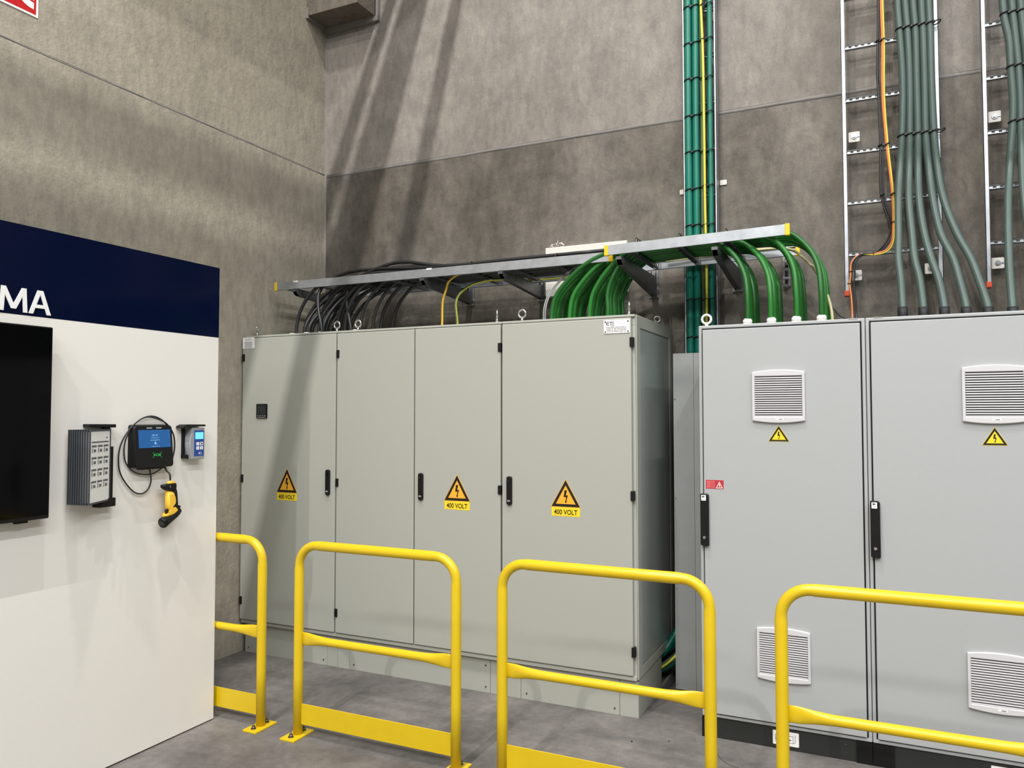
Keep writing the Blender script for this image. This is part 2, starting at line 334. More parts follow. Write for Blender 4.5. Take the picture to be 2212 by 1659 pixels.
# side of the right-hand unit: recessed panel, plinth side with the cable opening
q = MB().frame((-1.2, 0, 0), (0, 1, 0), (0, 0, 1))
q.ring([(4.154, .206), (4.95, .206), (4.95, 2.2), (4.154, 2.2)], [(4.225, .262), (4.895, .262), (4.895, 2.13), (4.225, 2.13)], -.001, .006); build('side_frame', q, MT['lbp'], Cc, bevel=.003)
q = MB().frame((-1.2, 0, 0), (0, 1, 0), (0, 0, 1)); q.box((4.231, .268, 0), (4.889, 2.124, .004)); build('side_panel', q, mat('side_panel_satin', srgb(150, 155, 152), .22, spec=.6), Cc, bevel=.002)
q = MB().frame((-1.2, 0, 0), (0, 1, 0), (0, 0, 1)); q.box((4.163, 0, -.01), (4.66, .198, 0)); q.box((4.66, 0, -.01), (4.95, .018, 0)); build('plinth_side', q, MT['lbp'], Cc)
q = MB().frame((-1.2, 0, 0), (0, 1, 0), (0, 0, 1)); q.box((4.66, .018, -.3), (4.93, .198, -.05)); build('plinth_opening', q, MT['gasket'], Cc)
for z in (.04, .17): q = MB().frame((-1.2, 0, 0), (0, 1, 0), (0, 0, 1)); q.cyl((4.24, z, 0), (4.24, z, .003), .005, 8); build('screw', q, MT['chrome'], Cc)
# meter, nameplates, stickers
q = F(LBY-.022); q.prism(rrect(-3.898, 1.622, -3.802, 1.722, .006), 0, .008); me_ = build('panel_meter', q, MT['blk'], A, bevel=.002, label='small black square meter')
q = F(LBY-.0305); q.box((-3.888, 1.648, 0), (-3.812, 1.713, .0006)); build('meter_screen', q, mat('meter_glass', srgb(38, 44, 46), .15), me_)
q = F(LBY-.0305); [q.box((-3.886+.021*i, 1.636, 0), (-3.874+.021*i, 1.642, .0006)) for i in range(4)]; q.box((-3.888, 1.626, 0), (-3.812, 1.629, .0006)); build('meter_keys', q, MT['greyink'], me_)
q = F(LBY-.022); q.box((-4.033, 2.110, 0), (-3.928, 2.188, .003)); nm = build('nameplate', q, MT['paper'], A, label='small white nameplate with lines of print')
q = F(LBY-.025); text_lines(q, -4.014, -3.945, 2.155, 5, .0088, .0035, 0, random.Random(2)); q.text('ALTS 3', .018, -3.981, 2.166, .0004, .0004, 'CENTER'); build('printed_text', q, MT['midink'], nm)
q = F(LBY-.022); q.prism(rrect(-1.375, 2.097, -1.224, 2.172, .003), 0, .004); nm = build('nameplate', q, MT['paper'], Cc, bevel=.001, label='white nameplate with the letters ETI and grey print')
q = F(LBY-.026); arc = lambda cx, cy, r, a0, a1, n=10: [(cx+r*math.cos(math.radians(a0+(a1-a0)*k/n)), cy+r*math.sin(math.radians(a0+(a1-a0)*k/n))) for k in range(n+1)]
ex, ez = -1.350, 2.152
q.prism(arc(ex, ez, .0105, 90, 270)+arc(ex, ez, .0070, 270, 90), 0, .0005)
for zz in (ez+.00875, ez, ez-.00875): q.box((ex-(.008 if zz == ez else 0), zz-.0018, 0), (ex+.007, zz+.0018, .0005))
q.box((ex+.0095, ez+.007, 0), (ex+.0265, ez+.0105, .0005)); q.box((ex+.0160, ez-.0105, 0), (ex+.0200, ez+.0105, .0005)); q.box((ex+.0285, ez-.0145, 0), (ex+.0325, ez+.0105, .0005)); q.box((ex+.012, ez-.0150, 0), (ex+.0325, ez-.0138, .0005))
for sx in (-1.365, -1.234):
    for sz in (2.106, 2.162): q.cyl((sx, sz, 0), (sx, sz, .0015), .0042, 12)
build('black_print', q, MT['ink'], nm)
q = F(LBY-.026); text_lines(q, -1.358, -1.243, 2.133, 4, .0078, .0045, 0, random.Random(5)); build('grey_print', q, MT['greyink'], nm)
warning(A, -3.625, 1.122, .172, .157, LBY-.0222, '400 VOLT', th=.050); warning(Bc, -2.309, 1.127, .174, .153, LBY-.0222, '400 VOLT', th=.050); warning(Cc, -1.606, 1.126, .172, .150, LBY-.0222, '400 VOLT', th=.050)
eyebolt(A, -3.99, 4.22, 2.2, math.radians(126)); eyebolt(A, -3.335, 4.28, 2.2); eyebolt(Bc, -3.160, 4.28, 2.2); eyebolt(Bc, -2.095, 4.24, 2.2, math.radians(118)); eyebolt(Cc, -1.945, 4.28, 2.2)
eyebolt(Cc, -1.262, 4.24, 2.2, math.radians(109)); eyebolt(Cc, -1.262, 4.86, 2.2, math.radians(20), R=.018)
# ------------------------------------------------------------ grey cover behind, between the banks
q = MB(); q.box((-1.105, 4.62, .03), (-.985, 4.624, 2.012)); q.box((-.983, 4.62, .03), (-.84, 4.624, 2.012)); q.box((-.846, 4.624, .03), (-.842, 4.93, 2.012)); q.box((-1.105, 4.624, .03), (-1.102, 4.65, 2.012)); q.box((-1.04, 4.626, .03), (-.9, 4.629, 2.0))
cv = tag(build('cable_riser_cover', q, MT['duct']), 'tall grey sheet metal cover standing between the two cabinet banks', 'cover')
for z in (.06, .62, 1.15, 1.74): q = F(4.62); q.cyl((-1.096, z, 0), (-1.096, z, .003), .005, 8); build('screw', q, MT['chrome'], cv)
# ------------------------------------------------------------ right bank
RBY = 4.083
def vent(parent, cx, z0, wd=.25, ht=.252, logo=True):
    y = RBY-.016; n = 14; bow = .011
    outer = []; inner = []; mg = .013; x0, x1 = cx-wd/2, cx+wd/2
    for k in range(n+1): t = k/n; outer.append((x0+wd*t, z0-bow*(1-(2*t-1)**2)+.004)); inner.append((x0+mg+(wd-2*mg)*t, z0+.024))
    for k in range(n+1): t = 1-k/n; outer.append((x0+wd*t, z0+ht+bow*(1-(2*t-1)**2)-.004)); inner.append((x0+mg+(wd-2*mg)*t, z0+ht-.026))
    v = F(y); v.ring(outer, inner, -.001, .014); fr = build('vent_grille', v, MT['vent'], parent, bevel=.004, label='white square louvred vent')
    v = F(y); v.box((x0+mg, z0+.024, -.001), (x1-mg, z0+ht-.026, .001)); build('filter_mat', v, MT['ventd'], fr)
    v = F(y); a, b = z0+.024, z0+ht-.026; m = 18; pt = (b-a)/m
    for k in range(m):
        zb = a+pt*k; v.prism([(0, 0)]*0 or [(x0+mg, zb+pt*.0), (x1-mg, zb+pt*.0), (x1-mg, zb+pt*.58), (x0+mg, zb+pt*.58)], .003, .0115)
    build('louvre_slats', v, MT['vent'], fr, bevel=.0012)
    if logo:
        v = F(y-.014); v.box((cx-.012, z0+.007, 0), (cx+.024, z0+.016, .0005)); lg = build('maker_label', v, MT['paper'], fr)
        v = F(y-.0146); v.prism([(cx+.000, z0+.013), (cx+.003, z0+.010), (cx+.019, z0+.010), (cx+.018, z0+.0135)], 0, .0004); build('label_print', v, MT['midink'], lg)
def unit_r(x0, x1, label):
    u = thing('electrical_cabinet', label, 'cabinet', ((x0+x1)/2, 4.38, 0), 'light grey electrical cabinets of the right bank')
    q = MB(); q.box((x0, RBY+.010, .118), (x1, 4.66, 2.100)); build('cabinet_body', q, MT['rbp'], u, bevel=.004)
    q = F(RBY+.010); q.ring([(x0, .106), (x1, .106), (x1, 2.110), (x0, 2.110)], [(x0+.016, .122), (x1-.016, .122), (x1-.016, 2.094), (x0+.016, 2.094)], -.01, .014); build('front_frame', q, MT['rbp'], u, bevel=.004)
    q = F(RBY+.010); q.box((x0+.016, .122, 0), (x1-.016, 2.094, .003)); build('door_gasket', q, MT['gasket'], u)
    q = F(RBY+.010); q.box((x0+.022, .129, .003), (x1-.022, 2.087, .026)); dr = build('door', q, MT['rbp'], u, bevel=.003)
    hx = x0+.022
    q = F(RBY-.016); q.prism([(hx-.016, .978), (hx+.020, .972), (hx+.026, .980), (hx+.026, 1.232), (hx+.020, 1.240), (hx-.016, 1.240)], 0, .022); h = build('door_handle', q, MT['blk'], dr, bevel=.004)
    q = F(RBY-.038); q.box((hx-.010, 1.206, 0), (hx+.014, 1.234, .0008)); hl = build('handle_label', q, MT['paper'], dr, label='small white label')
    q = F(RBY-.0388); q.prism(arc(hx-.001, 1.226, .005, 0, 330, 10), 0, .0004); q.box((hx-.001, 1.2245, 0), (hx+.009, 1.2275, .0004)); q.box((hx-.005, 1.213, 0), (hx+.009, 1.2145, .0004)); build('lock_print', q, MT['midink'], dr)
    q = F(RBY-.038); q.cyl((hx+.004, 1.018, 0), (hx+.004, 1.018, .003), .0075, 16); q.cyl((hx+.004, 1.018, .003), (hx+.004, 1.018, .004), .004, 12); build('door_lock', q, MT['chrome'], dr, label='round chrome lock')
    q = MB(); q.box((x0, RBY+.006, .0), (x1, 4.6, .104)); build('plinth', q, MT['plinth'], u, bevel=.002)
    return u, dr
R1, d1 = unit_r(-.840, -.048, 'light grey cabinet beside the sheet metal cover, red sticker above its handle')
R2, d2 = unit_r(-.0455, .7465, 'light grey cabinet at the right edge of the picture, its handle left of two vents')
vent(R1, -.446, 1.612); vent(R1, -.438, .340); vent(R2, .4735, 1.612); vent(R2, .470, .334)
warning(R1, -.4465, 1.514, .096, .076, RBY-.0162, col='lemon'); warning(R2, .4725, 1.510, .096, .078, RBY-.0162, col='lemon')
q = F(RBY-.016); q.box((-.808, 1.266, 0), (-.718, 1.311, .0005)); rs = build('red_sticker', q, MT['redst'], R1, label='small red sticker with a white triangle')
q = F(RBY-.0165); q.box((-.804, 1.270, 0), (-.763, 1.307, .0004)); build('sticker_field', q, MT['redl'], rs)
q = F(RBY-.0169); tri = [(-.757, 1.270), (-.722, 1.270), (-.7395, 1.304)]; c0 = (-.7395, 1.281); q.ring(tri, [(c0[0]+(x-c0[0])*.74, c0[1]+(z-c0[1])*.74) for x, z in tri], 0, .0004); q.prism(bolt_poly(-.739, 1.283, .017, 1.4), 0, .0004); build('white_symbol', q, MT['paper'], rs)
q = F(RBY-.0169); text_lines(q, -.785, -.766, 1.300, 4, .0075, .002, 0, random.Random(9)); build('sticker_print', q, MT['red'], rs)
for p, x0 in ((R1, -.497), (R2, .430)):
    q = F(RBY+.006); q.prism(rrect(x0, .020, x0+.122, .088, .004), 0, .0006); pl = build('plinth_label', q, MT['paper'], p, label='white pictogram label')
    q = F(RBY+.0054)
    for ox in (.012, .074):
        q.ring([(x0+ox, .034), (x0+ox+.022, .034), (x0+ox+.022, .070), (x0+ox, .070)], [(x0+ox+.002, .036), (x0+ox+.020, .036), (x0+ox+.020, .068), (x0+ox+.002, .068)], 0, .0004)
        q.prism([(x0+ox+.022, .034), (x0+ox+.032, .040), (x0+ox+.032, .076), (x0+ox+.030, .076), (x0+ox+.030, .041), (x0+ox+.022, .036)], 0, .0004); q.box((x0+ox, .046, 0), (x0+ox+.012, .052, .0004))
    build('pictogram', q, MT['midink'], pl)
q = MB(); q.box((-.117, RBY-.003, .0), (-.048, RBY+.008, .1035)); build('plinth_corner', q, MT['blkg'], R1); q = MB(); q.box((-.0455, RBY-.003, 0), (.045, RBY+.008, .1035)); build('plinth_corner', q, MT['blkg'], R2)
q = MB(); q.box((-.842, RBY-.003, 0), (-.815, RBY+.008, .1035)); build('plinth_corner', q, MT['blkg'], R1)
q = F(RBY+.006); q.cyl((-.165, .075, 0), (-.165, .075, .002), .004, 8); build('plinth_screw', q, MT['blt'], R1)
eyebolt(R1, -.810, 4.14, 2.090, matn='gland', R=.0235, r=.0065)
for p, x in ((R1, -.10), (R2, .01)): q = MB(); q.box((x-.02, RBY-.006, 2.1085), (x+.02, RBY+.03, 2.1115)); build('roof_clip', q, MT['rbp'], p)
# ------------------------------------------------------------ cable ladders on brackets (horizontal)
def rung_h(parent, x, y0, y1, z):
    q = MB(); q.box((x-.017, y0, z), (x+.017, y1, z+.0025)); q.box((x-.017, y0, z-.012), (x-.0145, y1, z)); q.box((x+.0145, y0, z-.012), (x+.017, y1, z))
    n = int((y1-y0)/.035)
    for k in range(n): q.box((x-.0145, y0+.035*k+.012, z-.012), (x+.0145, y0+.035*k+.020, z-.0095))
    return build('rung', q, MT['galvd'], parent)
def ladder_h(label, x0, x1, y0, y1, z, rx, slope=0):
    t = thing('cable_ladder', label, 'cable ladder', ((x0+x1)/2, (y0+y1)/2, z))
    for yy, s in ((y0, 1), (y1, -1)):
        q = MB(); h = .056
        poly = lambda a, b: [(yy-s*.009, a), (yy+s*.009, a), (yy+s*.009, a+.004), (yy-s*.006, a+.004), (yy-s*.006, b-.004), (yy+s*.009, b-.004), (yy+s*.009, b), (yy-s*.009, b)]
        P0 = poly(z, z+h); P1 = poly(z+slope, z+slope+h); n = len(P0)
        a = [q.p(x0+.022, y_, z_) for y_, z_ in P0]; b = [q.p(x1-.022, y_, z_) for y_, z_ in P1]
        for k in range(n): l = (k+1) % n; q.face((a[k], a[l], b[l], b[k]) if s < 0 else (b[k], b[l], a[l], a[k]))
        q.face(a if s > 0 else a[::-1]); q.face(b[::-1] if s > 0 else b); build('side_rail', q, MT['galv'], t)
        for xe, sl, d in ((x0, 0, 1), (x1, slope, -1)):
            q = MB(); q.box((xe, yy-.012, z+sl-.003), (xe+d*.024, yy+.012, z+sl+h+.003)); build('end_cap', q, MT['ywcap'], t, bevel=.003, label='yellow plastic end cap')
    for x in rx: rung_h(t, x, y0+.008, y1-.008, z+slope*(x-x0)/(x1-x0)+.016)
    return t
LY0, LY1 = 4.38, 4.88
TL = ladder_h('long galvanised cable ladder carrying black cables over the left cabinets', -3.975, -1.400, LY0, LY1, 2.553, [-3.88+.3*k for k in range(9)])
TR = ladder_h('short galvanised cable ladder carrying green cables, between the two cabinet banks', -1.425, -.402, 4.30, 4.885, 2.573, [-1.27, -1.0, -.73], slope=.022)
for x in (-3.78, -2.66): q = MB(); q.box((x-.02, LY0-.013, 2.598), (x+.02, LY0+.006, 2.612)); build('rail_clip', q, MT['gland'], TL, bevel=.003, label='pale plastic clip')
def ties_h(parent, x, ys, z0, z1):
    q = MB()
    for y in ys: q.sweep([(x+.006*math.cos(a)-.0, y+.019*math.cos(a), (z0+z1)/2+(z1-z0)/2*math.sin(a)) for a in [2*math.pi*k/14 for k in range(14)]], .0022, 5, closed=True, hint=(1, 0, 0))
    return build('cable_ties', q, MT['tie'], parent)
for x in (-2.38, -1.78): ties_h(TL, x, [4.44+.05*i for i in range(8)], 2.552, 2.645)
for x in (-1.25, -1.0, -.74): ties_h(TR, x, [4.36+.042*i for i in range(12)], 2.57, 2.675)
def bracket_mesh(parent, x, y0, z, d=.095):
    yw = WY-.005; q = MB().frame((x, 0, 0), (0, 1, 0), (0, 0, 1))
    side = [(y0+.022, z-.040), (y0+.050, z-.048), (yw-.05, z-d+.004), (yw, z-d), (yw, z+.05), (yw-.04, z), (y0+.006, z), (y0, z-.012)]
    q.prism(side, .014, .0165); q.prism(side, -.0165, -.014); q.box((y0+.004, z-.0025, -.0165), (yw, z, .0165)); q.box((y0-.001, z-.022, -.0165), (y0+.002, z-.004, .0165)); q.prism([(y0+.048, z-.046), (yw-.05, z-d+.006), (yw-.05, z-d+.004), (y0+.050, z-.048)], -.014, .014)
    for k in range(12): q.box((y0+.03+.05*k, z, -.006), (y0+.05+.05*k, z+.0008, .006)); build('bracket_arm', q, MT['galvd'], parent)
    q = MB(); q.box((x-.032, yw-.003, z-d-.008), (x+.032, yw+.003, z+.070)); build('wall_plate', q, MT['galvd'], parent)
    q = MB(); q.cyl((x+.022, yw-.012, z-d+.03), (x+.022, yw, z-d+.03), .010, 6); build('anchor_bolt', q, MT['chrome'], parent)
    q = MB().frame((x, 0, 0), (0, 1, 0), (0, 0, 1)); q.cyl((y0+.05, z-.024, .0165), (y0+.05, z-.024, .0175), .004, 8); build('rivet', q, MT['chrome'], parent)
    q = MB().frame((x, 0, 0), (0, 1, 0), (0, 0, 1)); q.cyl((y0+.085, z-.024, .0165), (y0+.085, z-.024, .0175), .004, 8); build('rivet', q, MT['chrome'], parent)
def mk_bracket(x, y0, z, label, d=.095):
    t = thing('wall_bracket', label, 'bracket', (x, WY-.1, z-.16), 'steel cantilever brackets under the cable ladders'); bracket_mesh(t, x, y0, z, d); return t
br0 = mk_bracket(-3.77, 4.345, 2.550, 'steel cantilever bracket under the cable ladder next to the left wall')
for dx, z, lab in ((1.07, 2.550, 'steel cantilever bracket above the yellow cable, under the long ladder'), (1.645, 2.550, 'steel cantilever bracket left of the white wall board, under the long ladder')):
    c = copy_tree(br0); c.location = br0.location+Vector((dx, 0, 0)); c['label'] = lab
br1 = mk_bracket(-1.325, 4.25, 2.555, 'steel cantilever bracket right of the green cable bundles, under the short ladder', .13)
c = copy_tree(br1); c.location = br1.location+Vector((.54, 0, .006)); c['label'] = 'steel cantilever bracket just right of the teal cable riser, under the short ladder'
# slotted channel foot
q = F(WY-.028)
q.ring([(-.512, 2.43), (-.468, 2.43), (-.468, 2.62), (-.512, 2.62)], [(-.5, 2.445), (-.48, 2.445), (-.48, 2.605), (-.5, 2.605)], 0, .003)
for z in (2.475, 2.53, 2.58): q.box((-.5, z, 0), (-.48, z+.014, .003))
q.box((-.512, 2.43, -.027), (-.508, 2.62, 0)); q.box((-.472, 2.43, -.027), (-.468, 2.62, 0))
tag(build('slotted_channel', q, MT['galvd']), 'short slotted steel channel on the wall behind the rightmost green cables', 'bracket')
# white board on the wall behind the ladders
q = MB(); q.box((-2.087, WY-.042, 2.468), (-1.497, WY, 2.812))
tag(build('wall_board', q, mat('white_wall_board', srgb(226, 222, 214), .75, noise=.06, nscale=12), bevel=.004), 'white board on the back wall behind the cable ladders', 'board')
q = F(WY)
for k in range(26):
    x = -2.07+.11*rnd.random(); z = 2.812+.004+.05*rnd.random()*math.exp(-abs(x+2.01)*16); r = rnd.uniform(.002, .006)
    q.prism([(x+r*math.cos(a)*rnd.uniform(.6, 1.3), z+r*1.6*math.sin(a)*rnd.uniform(.6, 1.3)) for a in [2*math.pi*j/7 for j in range(7)]], 0, .002)
tag(build('plaster_splash', q, MT['whitem'], kind='stuff'), 'white plaster spatter on the wall above the board', 'plaster')
# ------------------------------------------------------------ vertical ladders
def ladder_v(label, x0, x1, zb, rz, y=4.915, cap=True, feet=(), rw=.020, depth=.055):
    t = thing('cable_ladder', label, 'cable ladder', ((x0+x1)/2, y+depth/2, zb))
    for xx, s in ((x0, 1), (x1, -1)):
        q = MB(); q.box((xx, y, zb), (xx+s*rw, y+.003, 5.4)); q.box((xx, y, zb), (xx+s*.003, y+depth, 5.4)); q.box((xx, y+depth-.003, zb), (xx+s*rw, y+depth, 5.4)); build('side_rail', q, MT['galv'], t)
        if cap: q = MB(); q.box((xx-s*.003, y-.003, zb-.028), (xx+s*(rw+.003), y+depth+.003, zb+.004)); build('end_cap', q, MT['orcap'], t, bevel=.003, label='orange plastic end cap')
    for z in rz:
        q = MB(); a, b = x0+rw*.2, x1-rw*.2
        q.box((a, y+.022, z+.010), (b, y+.045, z+.013)); q.box((a, y+.022, z-.013), (b, y+.045, z-.010)); q.box((a, y+.022, z-.013), (b, y+.024, z-.006)); q.box((a, y+.022, z+.009), (b, y+.024, z+.013))
        k = a+.02
        while k < b-.03: q.box((k, y+.022, z-.006), (k+.017, y+.024, z+.003)); k += .034
        build('rung', q, MT['galv'], t)
    for fx, fz, s in feet:
        q = F(y+depth+.002); q.prism(rrect(fx-.030, fz-.030, fx+.030, fz+.030, .005), -.004, .0); f = build('wall_clamp', q, MT['whitem'], t, label='pale square wall clamp')
        q = F(y+depth+.002); q.cyl((fx, fz, 0), (fx, fz, .006), .014, 16); q.cyl((fx, fz, .006), (fx, fz, .012), .008, 6); q.box((fx+s*.016, fz-.003, 0), (fx+s*.030, fz+.003, .004)); build('clamp_bolt', q, MT['galvd'], f)
    return t
V1 = ladder_v('left one of the two vertical cable ladders above the right cabinet bank', -.160, .346, 2.366, [3.817, 3.502, 3.190, 2.889, 2.585, 4.12, 4.42, 4.72], feet=((-.098, 3.290, 1), (-.100, 2.465, 1), (.287, 2.475, 1)))
V2 = ladder_v('vertical cable ladder at the right edge of the picture', .552, 1.06, 2.366, [3.803, 3.502, 3.198, 2.893, 2.587, 4.10, 4.4, 4.7], feet=((.614, 3.294, 1), (.612, 2.478, 1)))
V0 = ladder_v('narrow vertical cable ladder holding the teal cables between the banks', -1.106, -.893, .35, [2.15+.3*k for k in range(11)], y=4.945, cap=False, rw=.010, depth=.06, feet=())
for x, z in ((-1.125, 3.10), (-.868, 3.13)):
    q = F(WY-.004); q.prism(rrect(x-.022, z-.016, x+.022, z+.016, .004), 0, .004); build('wall_lug', q, MT['whitem'], V0)
# ------------------------------------------------------------ cables
def cable(label, pts, r, m, group, seg=10, n=6, cat='cable', name='cable', mats=None, matl=None):
    q = MB(); q.sweep(smooth(pts, n), r, seg, mats=mats); return tag(build(name, q, matl or MT[m]), label, cat, group)
def boot(x, y, z0, z1, r): pass
SL = [[(0.138, 4.87, 5.3), (0.142, 4.87, 4.011), (0.15, 4.87, 3.821), (0.161, 4.87, 3.54), (0.151, 4.87, 3.214), (0.138, 4.87, 3.033), (0.125, 4.775, 2.825), (0.12, 4.68, 2.625), (0.115, 4.606, 2.475), (0.123, 4.546, 2.354), (0.126, 4.464, 2.196)],
[(0.176, 4.87, 5.3), (0.181, 4.87, 4.002), (0.19, 4.87, 3.812), (0.196, 4.87, 3.534), (0.19, 4.87, 3.208), (0.184, 4.87, 3.027), (0.177, 4.775, 2.819), (0.185, 4.68, 2.618), (0.192, 4.606, 2.468), (0.211, 4.546, 2.347), (0.22, 4.464, 2.19)],
[(0.216, 4.87, 5.3), (0.221, 4.87, 3.993), (0.23, 4.87, 3.804), (0.231, 4.87, 3.527), (0.232, 4.87, 3.202), (0.229, 4.87, 3.021), (0.228, 4.775, 2.813), (0.244, 4.68, 2.612), (0.27, 4.606, 2.462), (0.298, 4.546, 2.341), (0.314, 4.464, 2.185)],
[(0.261, 4.87, 5.3), (0.263, 4.87, 3.983), (0.268, 4.87, 3.796), (0.27, 4.87, 3.52), (0.271, 4.87, 3.196), (0.283, 4.87, 3.013), (0.295, 4.775, 2.806), (0.322, 4.68, 2.604), (0.37, 4.606, 2.453), (0.391, 4.546, 2.334), (0.41, 4.464, 2.179)],
[(0.297, 4.87, 5.3), (0.299, 4.87, 3.975), (0.303, 4.87, 3.788), (0.304, 4.87, 3.514), (0.312, 4.87, 3.19), (0.326, 4.87, 3.007), (0.348, 4.775, 2.799), (0.397, 4.68, 2.597), (0.45, 4.606, 2.446), (0.477, 4.546, 2.328), (0.503, 4.464, 2.174)]]
SR = [[(0.649, 4.87, 5.3), (0.652, 4.87, 3.893), (0.659, 4.87, 3.781), (0.677, 4.87, 3.665), (0.682, 4.87, 3.499), (0.688, 4.87, 3.333), (0.683, 4.87, 3.198), (0.671, 4.87, 3.064), (0.665, 4.87, 2.976), (0.641, 4.775, 2.765), (0.616, 4.606, 2.432), (0.606, 4.464, 2.168)],
[(0.686, 4.87, 5.3), (0.693, 4.87, 3.883), (0.707, 4.87, 3.659), (0.717, 4.87, 3.492), (0.721, 4.87, 3.328), (0.72, 4.87, 3.192), (0.721, 4.87, 3.056), (0.712, 4.756, 2.718), (0.724, 4.606, 2.423), (0.747, 4.464, 2.159)],
[(0.728, 4.87, 5.3), (0.733, 4.87, 3.874), (0.742, 4.87, 3.72), (0.756, 4.87, 3.49), (0.762, 4.87, 3.32), (0.77, 4.87, 3.111), (0.794, 4.756, 2.708), (0.83, 4.606, 2.414), (0.872, 4.464, 2.152)]]
ordn = ['leftmost', 'second', 'middle', 'fourth', 'rightmost']
for S, grp, labs in ((SL, 'grey-green cables on the left vertical ladder', [f'thick grey-green cable, {w_} of the five dropping from the left vertical ladder' for w_ in ('first from the left', 'second from the left', 'middle', 'fourth from the left', 'rightmost')]),
                     (SR, 'grey-green cables on the vertical ladder at the right edge', [f'thick grey-green cable on the right-edge ladder, {w_}' for w_ in ('nearest its left rail', 'second from its left rail', 'third from its left rail')])):
    for pts, lab in zip(S, labs):
        pts = pts+[(pts[-1][0]+.001, pts[-1][1]-.01, 2.09)]
        t = thing('cable', lab, 'cable', pts[-1], grp)
        q = MB(); q.sweep(smooth(pts, 7), .0195, 14); build('sheath', q, MT['slate'], t)
        a, b = Vector(pts[-2]), Vector(pts[-1]); q = MB(); q.sweep([b, a+(b-a)*.3, a+(a-b)*.02], .0245, 14); build('heat_shrink_boot', q, MT['shrink'], t, label='black heat-shrink sleeve')
def ties_v(parent, z, xs, y, r, fill=1):
    q = MB()
    for x in xs: q.sweep([(x+r*math.cos(a), y+(r+.004)*math.sin(a), z+.006*math.cos(a)) for a in [2*math.pi*k/16 for k in range(16)]], .0038, 6, closed=True)
    for a, b in zip(xs[:-1], xs[1:]): q.box(((a+b)/2-.008, y-r*.9, z-.005), ((a+b)/2+.008, y-r*.4, z+.007))
    build('cable_ties', q, MT['tie'], parent)
ties_v(V1, 3.84, (.150, .190, .230, .268, .303, .335), 4.87, .021); ties_v(V1, 3.225, (.150, .190, .232, .271, .312, .345), 4.87, .021)
ties_v(V2, 3.815, (.658, .700, .738), 4.87, .021); ties_v(V2, 3.52, (.682, .717, .756), 4.87, .021); ties_v(V2, 3.22, (.684, .720, .765), 4.87, .021)
TH = [[(0.046, 4.88, 5.3), (0.043, 4.88, 4.039), (0.037, 4.88, 3.793), (0.031, 4.88, 3.614), (0.035, 4.88, 3.472), (0.04, 4.88, 3.189), (0.038, 4.88, 2.908), (0.053, 4.88, 2.831), (0.08, 4.88, 2.735), (0.082, 4.88, 2.68), (0.058, 4.88, 2.626), (0.003, 4.88, 2.574), (-0.072, 4.88, 2.568), (-0.112, 4.869, 2.531), (-0.118, 4.78, 2.434), (-0.122, 4.725, 2.376), (-0.112, 4.628, 2.274), (-0.107, 4.53, 2.176)],
[(0.056, 4.88, 5.3), (0.057, 4.88, 4.036), (0.06, 4.88, 3.788), (0.056, 4.88, 3.468), (0.072, 4.88, 3.184), (0.096, 4.88, 2.901), (0.097, 4.88, 2.715), (0.088, 4.88, 2.623), (0.061, 4.88, 2.582), (0.003, 4.88, 2.568), (-0.078, 4.88, 2.568), (-0.117, 4.869, 2.532), (-0.124, 4.78, 2.434), (-0.128, 4.725, 2.376), (-0.117, 4.628, 2.274), (-0.113, 4.53, 2.176)],
[(0.066, 4.88, 5.3), (0.067, 4.88, 4.033), (0.07, 4.88, 3.786), (0.066, 4.88, 3.466), (0.08, 4.88, 3.183), (0.102, 4.88, 2.9), (0.103, 4.88, 2.715), (0.093, 4.88, 2.614), (0.063, 4.88, 2.574), (0.002, 4.88, 2.561), (-0.076, 4.88, 2.568), (-0.115, 4.869, 2.532), (-0.122, 4.78, 2.434), (-0.126, 4.725, 2.376), (-0.116, 4.628, 2.274), (-0.111, 4.53, 2.176)]]
g = 'thin control cables on the left vertical ladder'
for i, (S, m, r, lab) in enumerate(((TH[0], 'black', .0062, 'thin black cable curving left across the left vertical ladder, outer one'), (TH[1], 'orange', .0055, 'thin orange cable running down the left vertical ladder'), (TH[2], 'yg', .0048, 'thin yellow-green cable beside the orange one on the left vertical ladder'))):
    cable(lab, S+[(S[-1][0], 4.50, 2.09)], r, m, g)
S = [(x+(.014 if z < 3.5 else .010), y+.004, z-(.004 if z > 2.6 else 0)) for x, y, z in TH[0]]; cable('thin black cable curving left across the left vertical ladder, inner one', S+[(S[-1][0], 4.5, 2.09)], .0055, 'black', g)
ties_v(V1, 3.80, (.038, .062), 4.88, .010); ties_v(V1, 3.19, (.040, .076), 4.88, .010); ties_v(V1, 2.90, (.045, .1), 4.88, .010)
q = MB(); [q.box((x-.008, 4.866, z-.008), (x-.004, 4.894, z+.008)) for x, z in ((-.07, 2.568), (0, 2.57))]; [q.box((x-.016, y-.01, z-.002), (x+.010, y+.012, z+.002)) for x, y, z in ((-.12, 4.80, 2.46), (-.125, 4.725, 2.38), (.098, 4.88, 2.74))]; build('cable_ties', q, MT['tie'], V1)
